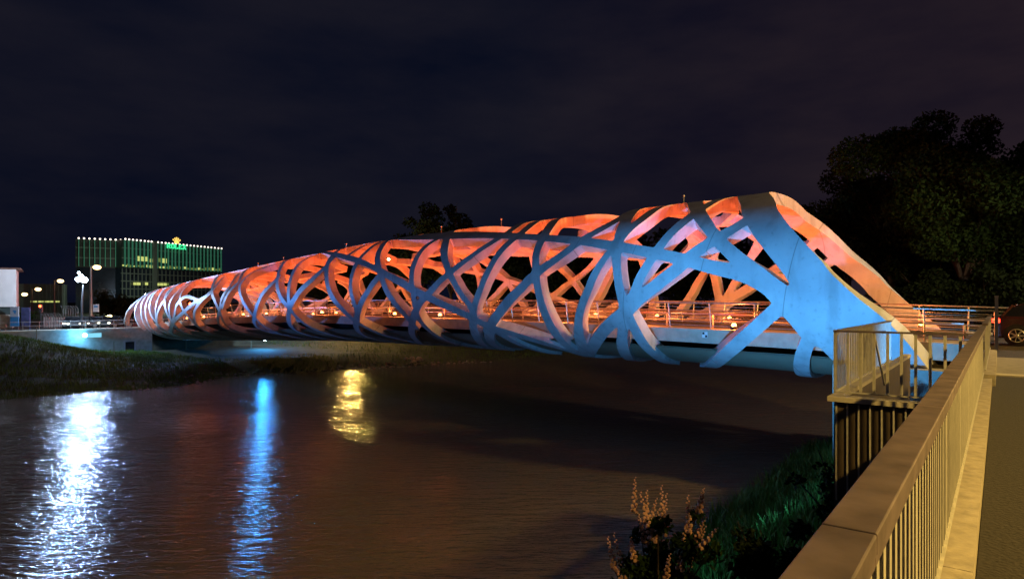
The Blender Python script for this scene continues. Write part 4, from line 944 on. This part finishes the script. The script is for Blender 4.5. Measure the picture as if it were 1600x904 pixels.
# ================================================================== VEHICLES
def make_car(paint, label, group=None, tails=True, heads=False):
    L_, W_ = 4.3, 1.78; o = thing('parked_car', label, 'car', (0, 0, 0), group)
    prof = [(-2.15, .42), (-2.1, .22), (2.05, .22), (2.15, .45), (2.1, .72), (1.75, .84), (1.0, .96), (-1.85, 1.0), (-2.05, .92), (-2.14, .7)]
    def slab(pr, w0, w1, inset=0.0):
        n = len(pr); m = MB(); vs = []
        for k, y in enumerate((-w0, -w1, w1, w0)):
            ins = (0.05 if k in (0, 3) else 0)
            cx = sum(p[0] for p in pr) / n; cz = sum(p[1] for p in pr) / n
            for x, z in pr: vs.append((cx + (x - cx) * (1 - ins * .6), y, cz + (z - cz) * (1 - ins)))
        fs = [tuple(range(n)), tuple(range(3 * n, 4 * n))[::-1]]
        for r in range(3):
            for i in range(n): fs.append((r * n + i, r * n + (i + 1) % n, (r + 1) * n + (i + 1) % n, (r + 1) * n + i)[::-1])
        m.add(vs, fs); return m
    ob = slab(prof, W_ / 2, W_ / 2 - .07).build('body', paint, o, loc=(0, 0, 0), smooth=False); ob.location = (0, 0, 0)
    bv = ob.modifiers.new('bevel', 'BEVEL'); bv.width = .05; bv.segments = 3; bv.limit_method = 'ANGLE'
    def green(pr, wb, wt, name, mat):
        n = len(pr); m = MB(); vs = []
        for s_ in (-1, 1):
            for x, z in pr: f = (z - .95) / .5; vs.append((x, s_ * (wb + (wt - wb) * f), z))
        m.add(vs, [tuple(range(n)), tuple(range(n, 2 * n))[::-1]] + [(i, n + i, n + (i + 1) % n, (i + 1) % n) for i in range(n)])
        q = m.build(name, mat, o, loc=(0, 0, 0)); q.location = (0, 0, 0); return q
    green([(-1.98, .97), (1.05, .95), (.3, 1.36), (-.1, 1.43), (-1.35, 1.42), (-1.75, 1.28)], .8, .6, 'glasshouse', M['car_glass'])
    q = green([(-1.72, 1.36), (.25, 1.375), (-.1, 1.455), (-1.3, 1.455)], .70, .575, 'roof', paint)
    for s_ in (-1, 1):
        for a, b_ in (((-1.92, 1.0), (-1.62, 1.4)), ((-.95, .97), (-.95, 1.43)), ((.95, .97), (.2, 1.4)), ((0, .97), (-.1, 1.43))):
            m = MB(); m.bar((a[0], s_ * .805, a[1]), (b_[0], s_ * .62, b_[1]), .05, .07)
            m.build('pillar', paint, o, loc=(0, 0, 0)).location = (0, 0, 0)
    for x in (-1.48, 1.32):
        for s_ in (-1, 1):
            m = MB(); m.tube([(x, s_ * (W_ / 2 - .22), .32), (x, s_ * (W_ / 2 + .015), .32)], .33, 24)
            w_ = m.build('wheel', M['tyre'], o, loc=(0, 0, 0)); w_.location = (0, 0, 0)
            m = MB(); yy = s_ * (W_ / 2 + .022)
            ring = [(x + .225 * math.cos(a), yy, .32 + .225 * math.sin(a)) for a in np.linspace(0, 2 * math.pi, 25)]
            m.tube(ring, .016, 5, caps=False); m.ball((x, yy, .32), .06, 8, 5, sc=(1, .4, 1))
            for k in range(7):
                a = 2 * math.pi * k / 7; m.bar((x, yy, .32), (x + .22 * math.cos(a), yy, .32 + .22 * math.sin(a)), .02, .055)
            m.build('rim', M['rim'], w_, loc=(0, 0, 0)).location = (0, 0, 0)
            m = MB(); m.tube([(x, s_ * (W_ / 2 - .05), .34), (x, s_ * (W_ / 2 + .006), .34)], .39, 24); m.build('wheel_arch', M['black'], o, loc=(0, 0, 0)).location = (0, 0, 0)
    for s_ in (-1, 1):
        m = MB(); m.box((-2.08, s_ * .80, .84), (.24, .22, .14)); m.build('tail_light', M['tail'] if tails else M['roof'], o, loc=(0, 0, 0)).location = (0, 0, 0)
        m = MB(); m.box((2.06, s_ * .66, .66), (.2, .3, .13)); m.build('headlight', M['head'] if heads else M['rim'], o, loc=(0, 0, 0)).location = (0, 0, 0)
        m = MB(); m.box((.75, s_ * .95, 1.02), (.13, .2, .13)); m.build('mirror', paint, o, loc=(0, 0, 0)).location = (0, 0, 0)
    m = MB(); m.box((-2.16, 0, .6), (.02, .5, .12)); m.build('number_plate', M['sign_white'], o, loc=(0, 0, 0)).location = (0, 0, 0)
    m = MB(); m.box((-2.14, 0, .33), (.1, 1.5, .12)); m.build('bumper', M['black'], o, loc=(0, 0, 0)).location = (0, 0, 0)
    return o
car = make_car(M['car'], 'dark hatchback with glowing red tail light leaving the bridge at the right edge')
cdir = -D2; pw = px(1589, 528, 22.6); ra = math.atan2(cdir[1], cdir[0])
car.rotation_euler = (0, 0, ra)
off = Vector((math.cos(ra) * 1.3 - math.sin(ra) * (-.9), math.sin(ra) * 1.3 + math.cos(ra) * (-.9), 0))
# rear right wheel (local x -1.3, y -.9) placed at pw
car.location = Vector((pw.x, pw.y, EYE - 1.545)) - Vector((math.cos(ra) * -1.48 - math.sin(ra) * -.9, math.sin(ra) * -1.48 + math.cos(ra) * -.9, 0))
fc = make_car(M['car_silver'], 'dark car parked on the far road below the white floodlight mast', 'cars parked on the far road', False, True)
fc.location = gp(113, 80); fc.rotation_euler = (0, 0, math.radians(-60))
for k, (x, Yc, rz, lab) in enumerate(((127, 79, -75, 'dark car parked between the floodlight mast and the tall lamp post'), (139, 83, 100, 'parked car just right of the tall lamp post on the far road'),
        (152, 81, -100, 'parked car left of the yellow globe lamp'), (163, 84, -80, 'parked car directly beneath the yellow globe lamp'), (181, 82, -95, 'parked car nearest the far end of the bridge'))):
    copy_tree(fc, gp(x, Yc), None, math.radians(rz), lab)
# ================================================================== VEGETATION
def leaf_cloud(centres, radii, n, size, seed):
    r = np.random.default_rng(seed); C = np.array(centres); Rd = np.array(radii)
    k = r.choice(len(C), n, p=(Rd ** 2) / (Rd ** 2).sum()); d = r.normal(size=(n, 3)); d /= np.linalg.norm(d, axis=1, keepdims=True)
    P = C[k] + d * (Rd[k] * r.uniform(.25, 1.05, n) ** .6)[:, None] * np.array([1, 1, .75])
    a = r.normal(size=(n, 3)); a /= np.linalg.norm(a, axis=1, keepdims=True); b = np.cross(a, r.normal(size=(n, 3))); b /= np.linalg.norm(b, axis=1, keepdims=True)
    s = (size * r.uniform(.55, 1.3, n))[:, None]
    V = np.stack([P - a * s, P + b * s * .55, P + a * s, P - b * s * .55], 1).reshape(-1, 3)
    return V, np.arange(4 * n).reshape(-1, 4)
def tree(x, Y, ytop, spread, label, gz=GZ, n=5000, size=.3, mat='leaf_dark', seed=1, group='trees beyond the bridge', trunk_r=.3, fork=.3, low=.25):
    r = random.Random(seed); base = px(x, HOR, Y); base.z = EYE + gz; H = (HOR - ytop) / F * Y - gz
    o = thing('tree', label, 'tree', base, group); cs, rs = [], []; m = MB()
    top = Vector((r.uniform(-.4, .4), r.uniform(-.4, .4), H * fork))
    m.tube([(0, 0, -.3), (top.x * .4 + r.uniform(-.15, .15), top.y * .4, H * fork * .5), tuple(top)], [trunk_r * 1.3, trunk_r, trunk_r * .8], 9)
    nl = 11
    for k in range(nl):
        an = 2 * math.pi * k / nl + r.uniform(-.4, .4); reach = spread * r.uniform(.45, .95); hz = H * r.uniform(fork + .15, .93)
        if k == 0: reach *= .2; hz = H * .95
        st_ = top * r.uniform(.75, 1.0); e1 = Vector((math.cos(an) * reach * .45, math.sin(an) * reach * .45, (hz + st_.z) / 2 + H * .05)); e2 = Vector((math.cos(an) * reach, math.sin(an) * reach, hz))
        m.tube([st_, e1, e2], [trunk_r * .5, trunk_r * .3, trunk_r * .07], 6)
        for q in range(5):
            u = r.uniform(.35, 1.05); c = st_.lerp(e1, u * 2) if u < .5 else e1.lerp(e2, (u - .5) * 2)
            c = c + Vector((r.uniform(-1, 1), r.uniform(-1, 1), r.uniform(-.6, .8))) * spread * .28
            if c.z < H * low: c.z = H * (low + r.uniform(0, .2))
            cs.append(tuple(c)); rs.append(spread * r.uniform(.18, .34))
            if q < 3: m.tube([e1.lerp(e2, .3 * q), Vector(c)], [trunk_r * .18, trunk_r * .04], 4)
    m.build('trunk', M['bark'], o, loc=(0, 0, 0)).location = (0, 0, 0)
    V, Fq_ = leaf_cloud(cs, rs, n, size, seed); c_ = np_mesh('crown', V, Fq_, M[mat], o); c_.location = (0, 0, 0)
    return o
tree(1505, 46, 172, 7.0, 'big spreading tree with forked trunk right of the near portal', -1.6, 90000, .15, 'leaf', 11, 'trees behind the near end of the bridge', .30, .22, .04)
tree(1395, 54, 240, 6.6, 'medium spreading tree directly behind the portal foot', -1.6, 42000, .17, 'leaf_dark', 5, 'trees behind the near end of the bridge', .28, .25, .05)
tree(1325, 62, 290, 5.2, 'lower bushy tree left of the big ones, behind the portal arch', -1.6, 24000, .18, 'leaf_dark', 6, 'trees behind the near end of the bridge', .25, .3, .05)
tree(1620, 52, 205, 7, 'tree cut by the right edge of the view behind the car', -1.6, 34000, .2, 'leaf', 8, 'trees behind the near end of the bridge', .3, .3, .05)
tree(1570, 66, 330, 7.0, 'low dense tree filling the gap behind the car', -1.6, 22000, .25, 'leaf_dark', 9, 'trees behind the near end of the bridge', .3, .15, .0)
tree(1450, 72, 380, 7.0, 'low dense tree behind the bridge railing, between the two tall trees', -1.6, 18000, .25, 'leaf_dark', 19, 'trees behind the near end of the bridge', .3, .15, .0)
for k, (x, Y, yt, sp, lab) in enumerate(((655, 118, 322, 7.0, 'broad dark tree rising above the middle of the tube, left of the pair'), (708, 112, 306, 6.5, 'tall dark tree rising above the middle of the tube, right of the pair'),
        (520, 125, 425, 8, 'dark tree behind the tube above the yellow river reflection'), (590, 128, 410, 8, 'dark tree behind the tube left of the raised pair'),
        (800, 115, 385, 8.5, 'dark tree seen through the lattice right of the raised pair'), (890, 108, 380, 8.5, 'dark tree seen through the middle openings of the lattice'),
        (980, 100, 370, 8.5, 'dark tree seen through the lattice where the strips cross'), (1070, 92, 360, 8, 'dark tree seen through the wide opening above the railing'),
        (1160, 84, 370, 8, 'dark tree seen behind the brace of the portal'), (1240, 76, 360, 7, 'dark tree seen through the portal leg openings'))):
    tree(x, Y, yt, sp, lab, -3.0, 9000, .36, 'leaf_dark', 30 + k, 'dark trees beyond the bridge', .3, .2, .0)
tree(1462, 47, 402, 3.6, 'low bushy tree in front of the big forked tree, nearest the bridge railing', -1.6, 14000, .16, 'leaf_dark', 71, 'trees behind the near end of the bridge', .16, .15, .0)
tree(1540, 44, 415, 3.2, 'low bushy tree right of the big forked trunk, behind the pale post', -1.6, 14000, .16, 'leaf_dark', 72, 'trees behind the near end of the bridge', .16, .15, .0)
tree(45, 84, 486, 1.0, 'small young yellow green tree beside the advertising panels', GZ, 900, .12, 'leaf', 61, None, .05, .5, .4)
tree(190, 118, 468, 5, 'dark tree between the office building and the far end of the bridge', GZ, 3500, .35, 'leaf_dark', 62, None, .2, .3, .1)
# grass
def grass(name, wr, sr, n, hgt, cond, seed, mat='grass', patch=.5):
    r = np.random.default_rng(seed); w = r.uniform(*wr, n); s = r.uniform(*sr, n)
    k = cond(w, s) & ((vnoise(w, s, 1.1, seed) + vnoise(w, s, 3.1, seed + 1) * .5) > -patch); w, s = w[k], s[k]; n = len(w); z = zterr(w, s)
    X = R0[0] + s * R2[0] + w * M2[0]; Yy = R0[1] + s * R2[1] + w * M2[1]; P = np.stack([X, Yy, EYE + z - .03], -1)
    an = r.uniform(0, 2 * math.pi, n); hh = hgt * r.uniform(.4, 1.2, n) * (1 + .35 * vnoise(w, s, .5, seed)); wd = .012 + .02 * hh
    side = np.stack([np.cos(an), np.sin(an), an * 0], -1) * wd[:, None]; lean = np.stack([np.cos(an + 1.4), np.sin(an + 1.4), an * 0], -1) * (hh * r.uniform(.1, .6, n))[:, None]
    mid = P + lean * .35 + np.array([0, 0, 1]) * (hh * .6)[:, None]; top = P + lean + np.array([0, 0, 1]) * hh[:, None]
    V = np.stack([P - side, P + side, mid + side * .7, mid - side * .7, top], 1).reshape(-1, 3)
    b_ = np.arange(n) * 5; q = np.stack([b_, b_ + 1, b_ + 2, b_ + 3], -1); t3 = np.stack([b_ + 3, b_ + 2, b_ + 4, b_ + 4], -1)
    me = bpy.data.meshes.new(name); me.from_pydata(V.tolist(), [], q.tolist() + [f[:3] for f in t3.tolist()]); me.materials.append(M[mat]); me.update()
    o = bpy.data.objects.new(name, me); COL.objects.link(o); return tag(o, kind='stuff')
tag(grass('far_grass', (57, 83.5), (-12, 34), 80000, .36, lambda w, s: (w > shore(s) + .3), 3), 'green grass covering the far river bank left of the bridge', 'grass')
tag(grass('upstream_grass', (46, 83.5), (34, 90), 22000, .45, lambda w, s: (w > shore(s) + .8) & ((s > 50) | (w < shore(s) + 7)), 4), 'dark grass on the far bank behind and right of the bridge', 'grass')
tag(grass('near_grass', (.2, 7.4), (3, 34), 26000, .75, lambda w, s: w > .1, 5), 'tall dark grass on the near bank below the quay', 'grass')
# shrub with flower spikes near the lower right corner
def shrub(base, h, spread, n, label, spikes, seed, mat='leaf'):
    r = random.Random(seed); o = thing('shrub', label, 'shrub', base, None); m = MB(); cs, rs, tips = [], [], []
    for k in range(16):
        an = r.uniform(0, 2 * math.pi); re = spread * r.uniform(.2, 1); hz = h * r.uniform(.55, .95)
        e = Vector((math.cos(an) * re, math.sin(an) * re, hz)); mid_ = Vector((e.x * .4, e.y * .4, hz * .6)); m.tube([(0, 0, -.2), mid_, e], [.03, .02, .008], 5); tips.append((mid_, e))
        for q in range(5): c = mid_.lerp(e, r.uniform(-.5, .95)); cs.append(tuple(c)); rs.append(spread * r.uniform(.14, .26))
    m.build('stems', M['bark'], o, loc=(0, 0, 0)).location = (0, 0, 0)
    V, Fq_ = leaf_cloud(cs, rs, n, .06, seed); np_mesh('foliage', V, Fq_, M[mat], o).location = (0, 0, 0)
    if spikes:
        for k in range(spikes):
            mid_, e = tips[k % len(tips)]; b0 = mid_.lerp(e, r.uniform(.75, 1.0)) + Vector((r.uniform(-.15, .15), r.uniform(-.15, .15), 0)); d = ((e - mid_).normalized() + Vector((r.uniform(-.3, .3), r.uniform(-.3, .3), .3))).normalized(); L_ = r.uniform(.4, .85)
            m = MB()
            for q in range(22):
                u = q / 22; p = b0 + d * L_ * u; rr_ = .06 * (1 - u * .7); a_ = q * 2.4; m.ball((p.x + math.cos(a_) * rr_ * .7, p.y + math.sin(a_) * rr_ * .7, p.z), rr_ * .62, 5, 3)
            m.build('flower_spike', M['flower'], o, loc=(0, 0, 0)).location = (0, 0, 0)
    return o
b_ = ws(4.0, 8.3); b_.z = EYE + float(zterr(4.0, 8.3)); shrub(b_, 3.0, 1.0, 5200, 'shrub with reddish flower spikes on the near bank at the bottom of the view', 20, 3)
b_ = ws(2.0, 12.4); b_.z = EYE + float(zterr(2.0, 12.4)); shrub(b_, 2.3, 1.1, 4200, 'leafy dark shrub between the flowering shrub and the platform wall', 0, 4, 'leaf_dark')
b_ = ws(2.4, 9.0); b_.z = EYE + float(zterr(2.4, 9.0)); shrub(b_, 1.9, 1.0, 3600, 'low dark shrub at the foot of the quay wall', 0, 5, 'leaf_dark')
b_ = ws(2.6, 20.5); b_.z = EYE + float(zterr(2.6, 20.5)); shrub(b_, 2.0, .9, 2600, 'dark shrub below the near abutment of the bridge', 0, 6, 'leaf_dark')
# stakes
def stake(w, s, h, lab, grp):
    z = float(zterr(w, s)); m = MB(); m.box(ws(w, s, z + h / 2 - .1), (.07, .07, h + .2), .3, 0, .8); tag(m.build('wooden_stake', M['wood']), lab, 'stake', grp)
stake(3.0, 10.0, 1.3, 'dark wooden stake in the grass nearest the platform wall', 'stakes on the near bank')
stake(4.4, 6.9, 1.2, 'dark wooden stake beside the flowering shrub', 'stakes on the near bank')
for w, s_, lab in ((80, 22, 'thin wooden stake in the grass in front of the wall door'), (79, 29, 'thin wooden stake below the far end of the bridge, left one'), (79, 37, 'thin wooden stake before the recessed abutment wall'),
        (78, 45, 'thin wooden stake near the foot of the wing wall'), (77, 50, 'thin wooden stake right beside the wing wall'), (72, 55, 'wooden stake left of the short rock row on the far bank'),
        (70, 58, 'wooden stake above the short rock row on the far bank'), (67, 62, 'wooden stake above the pale rock heap'), (66, 66, 'wooden stake right of the pale rock heap')):
    stake(w, s_, 1.5, lab, 'stakes on the far bank')
# rocks
def rock(p, r, label, grp, seed):
    q = random.Random(seed); m = MB(); m.ball((0, 0, 0), r, 9, 6, sc=(1, q.uniform(.7, 1), q.uniform(.5, .8)))
    m.v = [(v[0] * q.uniform(.85, 1.15), v[1] * q.uniform(.85, 1.15), v[2] * q.uniform(.85, 1.1)) for v in m.v]
    o = m.build('rock', M['rock'], loc=(0, 0, 0)); o.location = p; tag(o, label, 'rock', grp)
for k in range(9):
    x, y = 628 + random.uniform(0, 34), 556 + random.uniform(0, 17); rock(px(x, y, 76), random.uniform(.2, .42), ('tallest pale rock on top of the heap on the far shore' if k == 8 else 'pale rock in the heap on the far shore under the middle of the bridge'), 'rocks in the far shore heap', k)
for k in range(6): rock(px(508 + k * 5 + random.uniform(-2, 2), 563 + random.uniform(-1, 2), 78), random.uniform(.22, .36), 'pale rock in the short row on the far shore left of the heap', 'row of rocks on the far shore', 20 + k)
m = MB()
for k in range(260):
    s = random.uniform(22, 60); w = float(shore(s)) + random.uniform(-.4, 2.6); z = float(zterr(w, s)); p = ws(w, s, z + .02); r_ = random.uniform(.07, .24)
    k0 = len(m.v); m.ball(tuple(p), r_, 7, 5, sc=(1, .8, .6))
    m.v[k0:] = [(v[0] + random.uniform(-.02, .02), v[1] + random.uniform(-.02, .02), v[2] + random.uniform(-.02, .02)) for v in m.v[k0:]]
tag(m.build('shore_stones', M['rock']), 'scattered grey stones along the far water edge', 'stones', kind='stuff')
# sampling
scene.render.engine = 'CYCLES'; scene.cycles.max_bounces = 6; scene.cycles.diffuse_bounces = 2; scene.cycles.sample_clamp_indirect = 4.0
